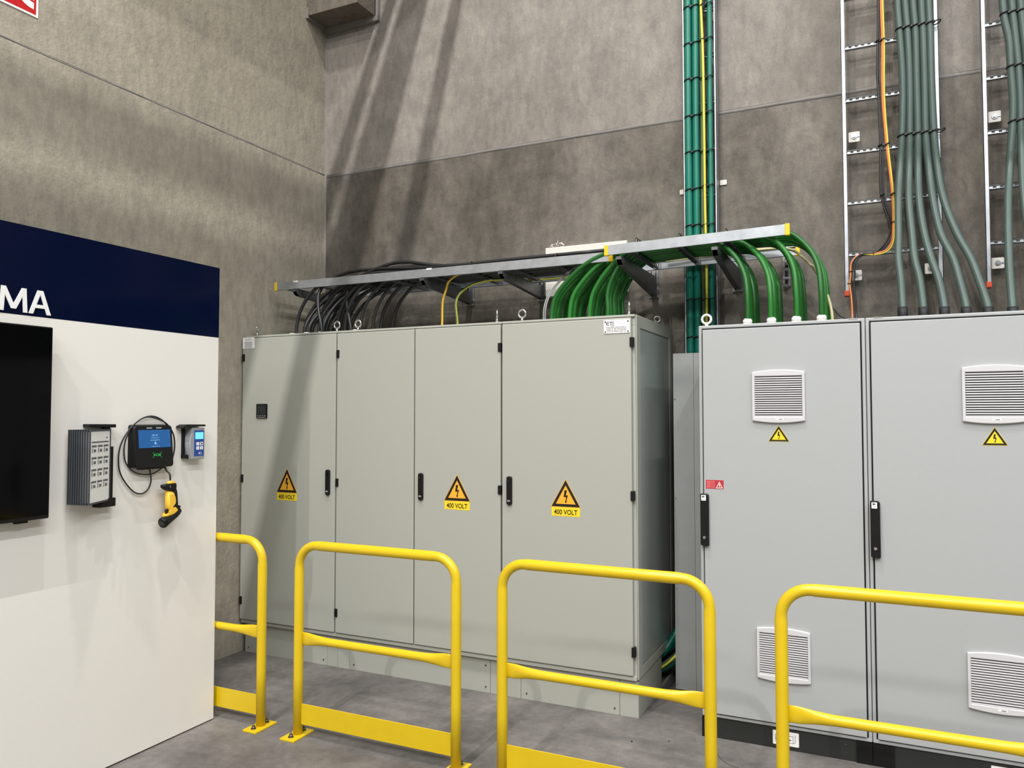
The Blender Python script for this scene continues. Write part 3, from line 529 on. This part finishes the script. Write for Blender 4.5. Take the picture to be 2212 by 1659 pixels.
# teal riser cables (run down behind the cover and into the plinth of the left bank)
def riser(x, r, m, lab, y=4.93, fx=0, zb=.10, yb=4.8):
    pts = [(x+rnd.uniform(-.002, .002), y, z) for z in (5.3, 4.6, 4.1, 3.6, 3.1, 2.6, 2.1, 1.4, .8)]+[(x-.02, y-.03, .45), (x-.08+fx, (y+yb)/2, .25+zb*.4), (-1.24, yb, zb+.02), (-1.34, yb-.01, zb)]
    return cable(lab, pts, r, m, 'cables of the teal riser', seg=14, n=5, mats=None)
riser(-1.0655, .0235, 'teal', 'thick teal cable nearest the left rail of the riser', zb=.150, yb=4.74)
riser(-1.018, .0225, 'teal', 'thick teal cable second from the left rail of the riser', zb=.150, yb=4.80)
riser(-.978, .0125, 'olive', 'olive cable behind the yellow-green wire in the riser', zb=.08, yb=4.78)
riser(-.929, .0165, 'teal', 'thinner teal cable nearest the right rail of the riser', zb=.055, yb=4.76)
yz = [(-.978, 4.913, 5.3), (-.978, 4.913, 4.31), (-.966, 4.905, 3.95), (-.962, 4.9, 3.5), (-.962, 4.905, 3.0), (-.957, 4.905, 2.5), (-.962, 4.91, 2.1), (-.962, 4.91, .8), (-1.0, 4.85, .4), (-1.12, 4.74, .20), (-1.24, 4.70, .10), (-1.32, 4.69, .09)]
cable('yellow-green earth wire running down the front of the teal riser', yz, .0085, None, 'cables of the teal riser', mats=[0, 0, 0, 0, 0, 0, 1, 1, 0, 0], matl=[MT['yg'], MT['ygg']])
for k in range(10):
    z = 4.26-.236*k
    if z > 2.62 or k == 9 or z < 2.4: ties_v(V0, z+(.0 if k % 2 else .004), (-1.0655, -1.018), 4.93, .025)
    if z > 2.3: ties_v(V0, z+.010 if k % 2 else z-.002, (-.965, -.929), 4.925, .022)
# green power cables: left bank -> short ladder -> right bank
gx = (-1.792, -1.676, -1.545, -1.430); hx = (-.620, -.498, -.374, -.252)
xe = (-1.43, -1.36, -1.25, -1.27); bl = ['first bundle from the left', 'second bundle from the left', 'third bundle from the left', 'rightmost bundle, rising steeply']
gr = random.Random(11)
for b in range(4):
    for r in range(6):
        lane = r*2+(b % 2); Yl = 4.375+.0345*lane+gr.uniform(-.004, .004); layer = 0 if b < 2 else 1
        Y0 = 4.38+.052*r; X0 = gx[b]+gr.uniform(-.008, .008); zt = 2.612+.026*layer
        Yr = 4.27+.052*r; X1 = hx[b]-.002+.004*r+gr.uniform(-.006, .006); xt = X1-.285+gr.uniform(-.02, .02)+(.03 if b == 3 else 0); hgt = zt+.006
        sp = xe[b]-X0
        bulge = -.012 if b == 3 else 0
        pts = [(X0, Y0, 2.195), (X0+.002, Y0, 2.27), (X0+.025*sp/.35+bulge, Y0+(Yl-Y0)*.1, 2.365), (X0+.11*sp/.35+bulge, Y0+(Yl-Y0)*.3, 2.468+.01*layer), (X0+.23*sp/.35, Y0+(Yl-Y0)*.6, 2.558+.015*layer), (xe[b]+.04, Yl, zt), (xe[b]+.16, Yl, zt+.002), ((xe[b]+xt)/2+.05, Yl, zt+.010), (xt, Yl, hgt),
               (X1-.165, Yr+(Yl-Yr)*.8, hgt-.022), (X1-.075, Yr+(Yl-Yr)*.5, hgt-.105), (X1-.020, Yr+(Yl-Yr)*.22, hgt-.215), (X1-.002, Yr, 2.285), (X1, Yr, 2.11)]
        cable(f'bright green power cable leaving the left bank in the {bl[b]}', pts, .0130+.0008*gr.random(), 'green' if (r+b) % 3 else 'greend', f'green cables, {bl[b]}', n=5)
for x in gx: gland(Cc, x, 4.385, 2.198, .021, .030)
gland(Cc, -1.842, 4.385, 2.198, .019, .032)
for x in hx: gland(R1, x, 4.275, 2.108, .024, .050, nut=False)
for x, r_ in ((-1.850, .0042), (-1.838, .0042)):
    cable('thin grey cable pair member arching up left of the green bundles', [(x, 4.39, 2.20), (x+.003, 4.39, 2.30), (x+.022, 4.42, 2.39), (x+.07, 4.46, 2.47), (x+.13, 4.5, 2.54), (x+.24, 4.52, 2.60), (x+.42, 4.52, 2.672), (x+.9, 4.53, 2.682)], r_, 'greyc', 'thin grey cables left of the green bundles')
cable('beige cable dropping beside the rightmost green bundle to the right bank', [(-1.2, 4.855, 2.62), (-.75, 4.85, 2.64), (-.46, 4.80, 2.62), (-.36, 4.68, 2.53), (-.285, 4.55, 2.42), (-.238, 4.48, 2.30), (-.214, 4.45, 2.20), (-.208, 4.44, 2.10)], .0085, 'beige', None)
cable('short thin black cable tied to the beige cable above the right bank', [(-.226, 4.47, 2.232), (-.205, 4.46, 2.215), (-.175, 4.46, 2.175), (-.12, 4.46, 2.14), (-.09, 4.46, 2.10)], .005, 'black', None)
# black cables from the left units into the long ladder
br = random.Random(4); cols = (-3.775, -3.735, -3.655, -3.610, -3.535, -3.455); k = 0
for ci, x in enumerate(cols):
    for r in range(4 if ci % 2 == 0 else 3):
        Y0 = 4.385+.085*r+(0 if ci % 2 == 0 else .035); Yl = 4.41+.0245*((k*7) % 18); layer = k % 3; k += 1
        X0 = x+br.uniform(-.01, .01); zt = 2.586+.026*layer; s = br.uniform(.85, 1.25)
        pts = [(X0, Y0, 2.195), (X0+.004, Y0, 2.28), (X0+.030*s, Y0+(Yl-Y0)*.2, 2.38), (X0+.105*s, Y0+(Yl-Y0)*.5, 2.490), (X0+.225*s, Y0+(Yl-Y0)*.8, 2.572), (X0+.40*s, Yl, zt+.012), (X0+.70, Yl, zt+(.055 if layer == 2 and k % 2 else .004)), (-2.6, Yl, zt), (-2.1, Yl, zt), (-1.47-.04*(k % 3), Yl, zt)]
        cable('black power cable rising from the leftmost cabinet into the long ladder', pts, .0122, 'black', 'black cables of the left cabinet', n=4, seg=10)
for x, y, z in ((-3.52, 4.36, 0), (-3.30, 4.40, 0)):  # two that cross in front
    pts = [(x, y, 2.195), (x-.02, y, 2.30), (x-.06, y+.02, 2.42), (x-.075, y+.05, 2.52), (x-.03, y+.08, 2.60), (x+.12, y+.10, 2.652), (x+.4, y+.1, 2.660), (x+.75, y+.1, 2.640), (x+1.1, y+.1, 2.63)]
    cable('black power cable bowing left before it enters the long ladder', pts, .0122, 'black', 'black cables bowing left')
for i, (x, y) in enumerate(((-3.36, 4.40), (-3.27, 4.46), (-3.21, 4.52), (-3.20, 4.60), (-3.14, 4.66))):
    zt = 2.590+.02*(i % 2); pts = [(x, y, 2.195), (x+.002, y, 2.28), (x+.030, y, 2.39), (x+.10, y+.01, 2.50), (x+.20, y+.02, 2.575), (x+.38, y+.03, zt), (x+.8, y+.03, zt), (-1.9, y+.03, zt), (-1.5, y+.03, zt)]
    cable('black power cable rising from the double-door cabinet into the long ladder', pts, .0115, 'black', 'black cables of the double-door cabinet', n=4)
for p, x in ((A, -3.80), (A, -3.67), (A, -3.54), (Bc, -3.455+.26-.05),): gland(p, x, 4.37, 2.198, .026, .034, nut=False)
cable('yellow cable dropping from the long ladder into the double-door cabinet', [(-2.635, 4.5, 2.19), (-2.633, 4.5, 2.28), (-2.628, 4.5, 2.41), (-2.607, 4.5, 2.475), (-2.58, 4.5, 2.54), (-2.50, 4.52, 2.59), (-2.2, 4.55, 2.595), (-1.8, 4.6, 2.595)], .0078, 'yg', None, matl=mat('amber_cable_sheath', srgb(228, 184, 60), .4))
cable('olive-green cable dropping beside the yellow one into the double-door cabinet', [(-2.517, 4.5, 2.19), (-2.519, 4.5, 2.27), (-2.530, 4.5, 2.39), (-2.515, 4.52, 2.45), (-2.455, 4.56, 2.51), (-2.37, 4.6, 2.54), (-2.28, 4.7, 2.56), (-2.1, 4.84, 2.568), (-1.8, 4.845, 2.568)], .0085, None, None, mats=[0, 0, 0, 0, 0, 0, 1, 1, 0, 0], matl=[MT['olive'], MT['yg']])
# ------------------------------------------------------------ barriers
YB = 3.205
def barrier(cx, label):
    t = thing('safety_barrier', label, 'barrier', (cx, YB, 0), 'yellow tubular safety barriers')
    R = .112; hw = .465; zt = .976; pts = []; rad = []
    def add(p, r): pts.append(p); rad.append(r)
    for z in (.008, .3, .6, zt-R-.012): add((cx-hw, YB, z), .0245)
    for k in range(13):
        a = math.pi-math.pi/2*k/12; add((cx-hw+R+R*math.cos(a), YB, zt-R+R*math.sin(a)), .0225)
    for x in (-hw+R+.014, -.1, .1, hw-R-.014): add((cx+x, YB, zt), .0245)
    for k in range(13):
        a = math.pi/2-math.pi/2*k/12; add((cx+hw-R+R*math.cos(a), YB, zt-R+R*math.sin(a)), .0225)
    for z in (zt-R-.012, .6, .3, .008): add((cx+hw, YB, z), .0245)
    q = MB(); q.sweep(pts, rad, 20, hint=(0, 1, 0)); build('tube_frame', q, MT['yel'], t)
    q = MB(); xs = []; rr = []
    for x, a, b in ((-.445, .033, .005), (-.415, .033, .005), (-.40, .0325, .006), (-.375, .0295, .010), (-.345, .0255, .015), (-.31, .0225, .0185), (-.27, .0205, .0195), (-.1, .020, .020)): xs.append((cx+x, YB, .496)); rr.append((a, b))
    xs = xs+[(2*cx-p[0], p[1], p[2]) for p in xs[::-1]]; rr = rr+rr[::-1]
    q.sweep(xs, rr, 18, hint=(0, 0, 1)); build('mid_rail', q, MT['yel'], t)
    q = MB(); q.box((cx-hw+.018, YB-.003, .062), (cx+hw-.018, YB+.003, .165)); build('toe_board', q, MT['yel'], t)
    for s in (-1, 1):
        q = MB(); x = cx+s*hw; q.box((x-.045, YB-.085, 0), (x+.045, YB+.075, .010)); bp = build('base_plate', q, MT['yel'], t, bevel=.002)
        for dy in (-.052, .045):
            q = MB(); q.cyl((x, YB+dy, .010), (x, YB+dy, .013), .014, 16); q.cyl((x, YB+dy, .013), (x, YB+dy, .024), .0105, 6); q.cyl((x, YB+dy, .024), (x, YB+dy, .036), .0065, 12, r2=.005); build('anchor_bolt', q, MT['blt'], bp, label='steel anchor bolt')
    return t
b0 = barrier(-2.261, 'yellow tubular safety barrier in front of the double-door cabinet, fully in view but one foot')
for x, lab in ((-3.440, 'yellow tubular safety barrier half hidden behind the white partition'), (-1.092, 'yellow tubular safety barrier in front of the gap between the cabinet banks'), (.112, 'yellow tubular safety barrier at the right edge of the picture')):
    c = copy_tree(b0); c.location = (x, YB, 0); c['label'] = lab
# ------------------------------------------------------------ white partition with blue header
PX = -3.28; PYE = 3.176
pt_ = thing('partition_wall', 'white partition with a navy blue header on the left of the picture', 'partition', (PX-.06, 1.5, 0))
q = MB(); q.box((PX-.12, -.6, .006), (PX, PYE, 2.072)); build('white_panel', q, MT['white'], pt_, bevel=.002)
q = MB(); q.box((PX-.12, -.6, 2.072), (PX+.001, PYE, 2.458)); hd = build('header_panel', q, MT['navy'], pt_, bevel=.002, label='navy blue header panel')
def letter_poly(q, polys, d0, d1):
    for P in polys: q.prism(P, d0, d1)
q = PW(PX+.001); z0, z1 = 2.083, 2.186; H = z1-z0
def stroke(x0, a, x1, b, w): return [(x0-w/2, a), (x0+w/2, a), (x1+w/2, b), (x1-w/2, b)] if a < b else [(x1-w/2, b), (x1+w/2, b), (x0+w/2, a), (x0-w/2, a)]
ml, mr = 1.998, 2.098; mm = (ml+mr)/2; t_ = .018
q.prism(stroke(ml, z0, ml+.006, z1, t_), 0, .003); q.prism(stroke(mr, z0, mr-.006, z1, t_), 0, .0031); q.prism(stroke(ml+.006, z1, mm, z0+.012, t_*1.15), 0, .0032); q.prism(stroke(mr-.006, z1, mm, z0+.012, t_*1.15), 0, .0033)
al, ar = 2.122, 2.202; am = (al+ar)/2
q.prism(stroke(al, z0, am-.003, z1, t_*1.05), 0, .003); q.prism(stroke(ar, z0, am+.003, z1, t_*1.05), 0, .0031); q.box((al+.012, z0+.026, 0), (ar-.012, z0+.041, .0032))
build('lettering', q, MT['letter'], hd, label='white letters MA')
# television
tv = thing('television', 'large black wall-mounted television on the white partition', 'television', (PX+.03, 1.46, 1.2))
q = PW(PX); q.prism(rrect(.74, 1.206, 2.186, 2.026, .006), .022, .058); build('tv_body', q, MT['blk'], tv, bevel=.003)
q = PW(PX+.058); q.box((.747, 1.222, 0), (2.180, 2.020, .0012)); build('tv_screen', q, MT['scr'], tv)
q = PW(PX); q.box((1.2, 1.4, 0), (1.7, 1.8, .022)); build('wall_mount', q, MT['blk'], tv)
q = PW(PX); q.box((2.05, 1.196, .03), (2.10, 1.207, .05)); build('ir_sensor', q, MT['blk'], tv)
# document flip display
ds = thing('document_display', 'wall-mounted flip display with ten dark grey document sleeves', 'document holder', (PX+.02, 2.48, 1.24))
q = PW(PX); q.box((2.470, 1.235, 0), (2.510, 1.590, .012)); q.prism([(2.375, 1.592), (2.510, 1.588), (2.510, 1.604), (2.375, 1.606)], 0, .05); q.prism([(2.43, 1.222), (2.515, 1.222), (2.515, 1.262), (2.47, 1.262), (2.43, 1.240)], 0, .05); q.box((2.494, 1.26, 0), (2.510, 1.50, .035)); build('wall_holder', q, MT['blk'], ds, bevel=.003)
NS = 10
for k in range(NS):
    th = math.radians(3.0+26*k/(NS-1)); hx_, hy_ = PX+.016+.0028*k, 2.492-.0006*k; Lw = .205
    u = Vector((-math.sin(th), math.cos(th), 0)); o = Vector((hx_, hy_, 0))-u*Lw
    q = MB().frame(o, u, (0, 0, 1)); front = k == NS-1
    q.ring([(0, 1.250), (Lw, 1.250), (Lw, 1.582), (0, 1.582)], [(.008, 1.258), (Lw-.008, 1.258), (Lw-.008, 1.574), (.008, 1.574)], -.0015, .0028); s_ = build('document_sleeve', q, MT['dgrey'], ds)
    q = MB().frame(o, u, (0, 0, 1)); q.box((.008, 1.258, 0), (Lw-.008, 1.574, .0008)); pg = build('page', q, MT['paper'], s_, label='white printed page')
    if front or k == 0:
        q = MB().frame(o, u, (0, 0, 1)); q.box((.02, 1.522, .0008), (.185, 1.5285, .0011)); q.box((.160, 1.541, .0008), (.176, 1.547, .0011))
        for rz in range(4):
            for cx in range(3):
                x = .02+.058*cx; z = 1.512-.053*rz; q.box((x, z-.009, .0008), (x+.048, z, .0011)); q.box((x+.020, z-.031, .0008), (x+.042, z-.018, .0011))
        for rz in range(4):
            for cx in range(3):
                x = .02+.058*cx; z = 1.512-.053*rz; q.box((x+.002, z-.034, .0008), (x+.013, z-.012, .0010), 1)
        build('page_print', q, [MT['midink'], MT['greyink']], pg)
# time terminal (black box with blue screen), leaning with a thick lower edge
tm = thing('time_terminal', 'black wall terminal with a lit blue screen and green scan icon', 'terminal', (PX+.03, 2.71, 1.39))
q = PW(PX); P0 = rrect(2.612, 1.392, 2.822, 1.600, .012, 4); P1 = rrect(2.624, 1.388, 2.850, 1.594, .016, 4)
a = [q.p(x, z, 0) for x, z in P0]; b = [q.p(2.622+(x-2.624)*.965, z, .052-.018*((z-1.388)/.206)) for x, z in P1]; n = len(P0)
for k in range(n): l = (k+1) % n; q.face((a[k], a[l], b[l], b[k]), 0, True)
q.face(a[::-1]); q.face(b); build('terminal_body', q, MT['blk'], tm, bevel=.002)
def slant(off): # frame on the slanted front plate of the terminal
    v = Vector((-.018, 0, .206)).normalized(); o = Vector((PX+.052+off, 2.622, 1.388)); return MB().frame(o, (0, 1, 0), v)
q = slant(.0006); q.box((.018, .098, 0), (.205, .186, .0006)); sc_ = build('screen', q, MT['scrb'], tm, label='lit blue screen')
q = slant(.0018); q.text('08:44', .016, .112, .154, 0, .0003, 'CENTER', off=-.0003); q.box((.088, .146, 0), (.136, .1475, .0003)); q.box((.084, .134, 0), (.140, .136, .0003)); q.prism([(.108, .115), (.120, .115), (.118, .123), (.110, .123)], 0, .0003); q.cyl((.112, .126, 0), (.112, .126, .0003), .003, 10); q.box((.09, .104, 0), (.138, .1052, .0003)); build('screen_text', q, MT['scrt'], sc_)
q = slant(.0006); [q.prism(rrect(x, .1925, x+.032, .1985, .002), 0, .0008) for x in (.066, .122)]; build('sensor_window', q, MT['sensor'], tm)
q = slant(.0006); cx, cz = .122, .062
q.ring(rrect(cx-.010, cz-.006, cx+.010, cz+.006, .004), rrect(cx-.006, cz-.003, cx+.006, cz+.003, .0025), 0, .0005)
for sx in (-1, 1):
    q.box((cx+sx*.012-.001, cz-.006, 0), (cx+sx*.021, cz+.006, .0005))
    for sz in (-1, 1): q.box((cx+sx*.026-.0008, cz+sz*.007, 0), (cx+sx*.026+.0008, cz+sz*.0125, .0005)); q.box((cx+sx*.018, cz+sz*.0125-.0008, 0), (cx+sx*.0265, cz+sz*.0125+.0008, .0005))
build('scan_icon', q, MT['grn'], tm, label='green scan icon')
q = PW(PX); q.box((2.66, 1.380, .004), (2.80, 1.392, .040)); build('cable_outlet', q, MT['blk'], tm, bevel=.003)
# looped lead of the terminal and the scanner lead
lp = [(2.715, 1.385, .028), (2.728, 1.350, .022), (2.735, 1.315, .016), (2.722, 1.280, .012), (2.690, 1.262, .012), (2.650, 1.270, .012), (2.600, 1.315, .012), (2.563, 1.375, .012), (2.552, 1.440, .014), (2.560, 1.500, .016), (2.590, 1.560, .020), (2.640, 1.610, .022), (2.695, 1.636, .024), (2.760, 1.628, .024), (2.820, 1.600, .024), (2.862, 1.545, .022), (2.872, 1.48, .02), (2.862, 1.42, .016)]
cable('black lead looped around the blue-screen terminal', [(PX+z, x, y) for x, y, z in lp], .0036, 'black', 'leads of the terminal and scanner', n=6)
lp = [(2.865, 1.50, .008), (2.82, 1.606, .010), (2.75, 1.640, .012), (2.69, 1.634, .014), (2.63, 1.596, .014), (2.594, 1.535, .012), (2.585, 1.470, .010), (2.60, 1.410, .010), (2.64, 1.372, .012), (2.69, 1.355, .014), (2.745, 1.356, .018), (2.79, 1.378, .022)]
cable('second black lead coiled close behind the blue-screen terminal', [(PX+z, x, y) for x, y, z in lp], .0032, 'black', 'leads of the terminal and scanner', n=6)
# scanner hanging by its lead
sn = thing('barcode_scanner', 'yellow and black barcode scanner hanging upside down on its lead', 'scanner', (PX+.03, 2.82, 1.10))
SX = PX+.050
def side_loft(parent, name, m, poly, t, mid=True, sub=2):
    # outline in the YZ plane, thickened along X with rounded flanks
    q = MB().frame((SX, 0, 0), (0, 1, 0), (0, 0, 1)); n = len(poly); c = (sum(p[0] for p in poly)/n, sum(p[1] for p in poly)/n)
    R = [[q.p(c[0]+(x-c[0])*s, c[1]+(z-c[1])*s, d) for x, z in poly] for s, d in ((.74, -t), (.93, -t*.72), (1, -t*.2), (1, t*.2), (.93, t*.72), (.74, t))]
    for a, b in zip(R[:-1], R[1:]):
        for k in range(n): l = (k+1) % n; q.face((a[k], a[l], b[l], b[k]), 0, True)
    q.face(R[0][::-1]); q.face(R[-1]); return build(name, q, MT[m], parent)
def spx(poly): return [(2.703+x/12.76*.0029, 1.360-y/12.76*.0024) for x, y in poly]
side_loft(sn, 'butt_cap', 'blk', spx([(290, 350), (310, 320), (440, 310), (640, 300), (670, 350), (665, 420), (650, 480), (600, 520), (520, 500), (420, 490), (340, 440), (295, 390)])[::-1], .017)
side_loft(sn, 'strain_collar', 'scy', spx([(440, 310), (465, 262), (520, 245), (600, 250), (650, 290), (640, 310)])[::-1], .013)
side_loft(sn, 'handle_back', 'blk', spx([(560, 480), (655, 440), (672, 600), (690, 800), (700, 940), (790, 970), (700, 1060), (600, 1000), (555, 940), (600, 700)])[::-1], .0165)
side_loft(sn, 'handle_grip', 'scy', spx([(425, 500), (520, 500), (590, 530), (630, 620), (648, 740), (635, 830), (560, 920), (545, 960), (640, 950), (720, 1050), (680, 1110), (580, 1180), (480, 1195), (340, 1170), (410, 1110), (475, 1070), (470, 990), (430, 960), (440, 800)])[::-1], .018)
side_loft(sn, 'trigger', 'blk', spx([(410, 985), (450, 975), (475, 1010), (470, 1080), (415, 1105), (402, 1040)])[::-1], .007)
h0 = Vector((SX+.006, 2.768, 1.108)); h1 = Vector((SX-.002, 2.888, 1.168)); dv = (h1-h0)
q = MB(); q.sweep([h0+dv*t+Vector((0, 0, -.006*math.sin(t*3.1))) for t in (0, .04, .12, .3, .5, .7, .85, .95, 1.0)], [(.021, .023), (.024, .027), (.0245, .0275), (.021, .023), (.0195, .021), (.020, .021), (.019, .019), (.014, .015), (.006, .008)], 20, hint=(1, 0, 0)); hdp = build('scanner_head', q, MT['blk'], sn)
nd = (h0-h1).normalized(); q = MB(); q.cyl(h0-nd*.004, h0+nd*.0012, .0165, 20); build('lens_recess', q, MT['blkg'], hdp)
q = MB(); q.cyl(h0+Vector((.020, .010, .004)), h0+Vector((.0265, .012, .004)), .011, 16); build('scan_window', q, MT['scr'], hdp)
q = MB().frame((SX+.0155, 0, 0), (0, 1, 0), (0, 0, 1)); c = spx([(475, 380)])[0]; q.prism(arc(c[0], c[1], .006, 110, 300)+arc(c[0], c[1], .0045, 300, 110), 0, .003); build('hanging_loop_mark', q, MT['greyink'], sn)
cable('short black lead with strain relief holding the hanging scanner', [(PX+.030, 2.806, 1.384), (PX+.036, 2.812, 1.365), (SX, 2.818, 1.350), (SX, 2.822, 1.318)], .0044, 'black', None, n=4)
# keypad reader with hood
kp = thing('keypad_reader', 'grey and blue keypad reader under a black hood near the partition edge', 'keypad', (PX+.03, 3.0, 1.41))
q = PW(PX); q.prism([(2.893, 1.578), (2.912, 1.586), (3.040, 1.586), (3.040, 1.596), (2.918, 1.598), (2.897, 1.590)], 0, .056); q.box((2.930, 1.425, 0), (2.945, 1.59, .012)); q.box((2.93, 1.42, 0), (2.955, 1.44, .03)); build('hood', q, MT['blk'], kp, bevel=.002, label='black hood')
q = PW(PX); lw = [(2.958+.006*math.sin(math.pi*k/8), 1.415+.165*k/8) for k in range(9)]
q.prism([(2.956, 1.415), (3.040, 1.415), (3.040, 1.580), (2.956, 1.580)]+[(2.956-.012*math.sin(math.pi*k/8), 1.580-.165*k/8) for k in range(1, 8)], .008, .050); build('keypad_body', q, MT['keyg'], kp, bevel=.004)
q = PW(PX+.050); q.prism(rrect(2.970, 1.432, 3.034, 1.566, .003), 0, .001); fc = build('keypad_face', q, MT['blue'], kp, label='blue keypad face')
q = PW(PX+.051); q.box((2.976, 1.520, 0), (3.029, 1.556, .001)); build('display', q, MT['lcd'], fc, label='lit cyan display')
q = PW(PX+.051); ks = [(2.984, 1.487), (3.009, 1.487), (2.984, 1.465), (3.009, 1.465)]; [q.prism(rrect(x, z, x+.018, z+.017, .002), 0, .0015) for x, z in ks]; kk = build('key_buttons', q, MT['paper'], fc, label='four white keys')
q = PW(PX+.0527); [q.text(s, .013, ks[i][0]+.009, ks[i][1]+.004, 0, .0003, 'CENTER', off=.0002) for i, s in ((2, '1'), (3, '2'), (0, '?'))]; q.box((ks[1][0]+.004, ks[1][1]+.005, 0), (ks[1][0]+.014, ks[1][1]+.013, .0003)); build('key_print', q, MT['ink'], fc)
q = PW(PX+.0512); q.prism([(2.998, 1.446), (3.006, 1.440), (3.006, 1.452)][::-1][::-1], 0, .0003); q.ring(arc(3.012, 1.446, .007, 0, 350, 12), arc(3.012, 1.446, .0058, 0, 350, 12), 0, .0003); build('face_print', q, MT['paper'], fc)
# fire sign on the left wall
fs = thing('fire_safety_sign', 'square red and white fire sign high on the left wall', 'sign', (WX+.005, 2.47, 3.77))
q = PW(WX); q.box((2.320, 3.776, 0), (2.622, 4.078, .004)); build('sign_plate', q, MT['paper'], fs)
q = PW(WX+.004); q.box((2.332, 3.788, 0), (2.610, 4.066, .0006)); build('red_field', q, MT['red'], fs)
q = PW(WX+.0046); q.prism(arc(2.597, 3.925, .112, 90, 270, 20)+arc(2.597, 3.925, .076, 270, 90, 20), 0, .0006); q.prism(arc(2.597, 3.925, .064, 90, 270, 16)+arc(2.597, 3.925, .050, 270, 90, 16), 0, .0006); build('white_symbol', q, MT['paper'], fs)
# small things on the floor
q = MB(); q.sweep(smooth([(-.735, 3.90, .002), (-.70, 3.84, .002), (-.66, 3.80, .003), (-.60, 3.78, .002), (-.57, 3.72, .002), (-.56, 3.68, .002)], 5), .0012, 5)
tag(build('wire_offcut', q, MT['midink']), 'thin bent wire offcut lying on the floor before the right bank', 'wire')
for x, y, r, lab in ((-1.15, 3.86, .006, 'tiny dark speck of debris on the floor, left one by the cabinet corner'), (-.98, 3.94, .004, 'tiny dark speck of debris on the floor, right one by the cabinet corner')):
    q = MB(); q.prism([(x+r*math.cos(a)*rnd.uniform(.6, 1.2), y+r*math.sin(a)*rnd.uniform(.6, 1.2)) for a in [2*math.pi*j/8 for j in range(8)]], 0, .003); tag(build('debris', q, MT['gasket']), lab, 'debris')
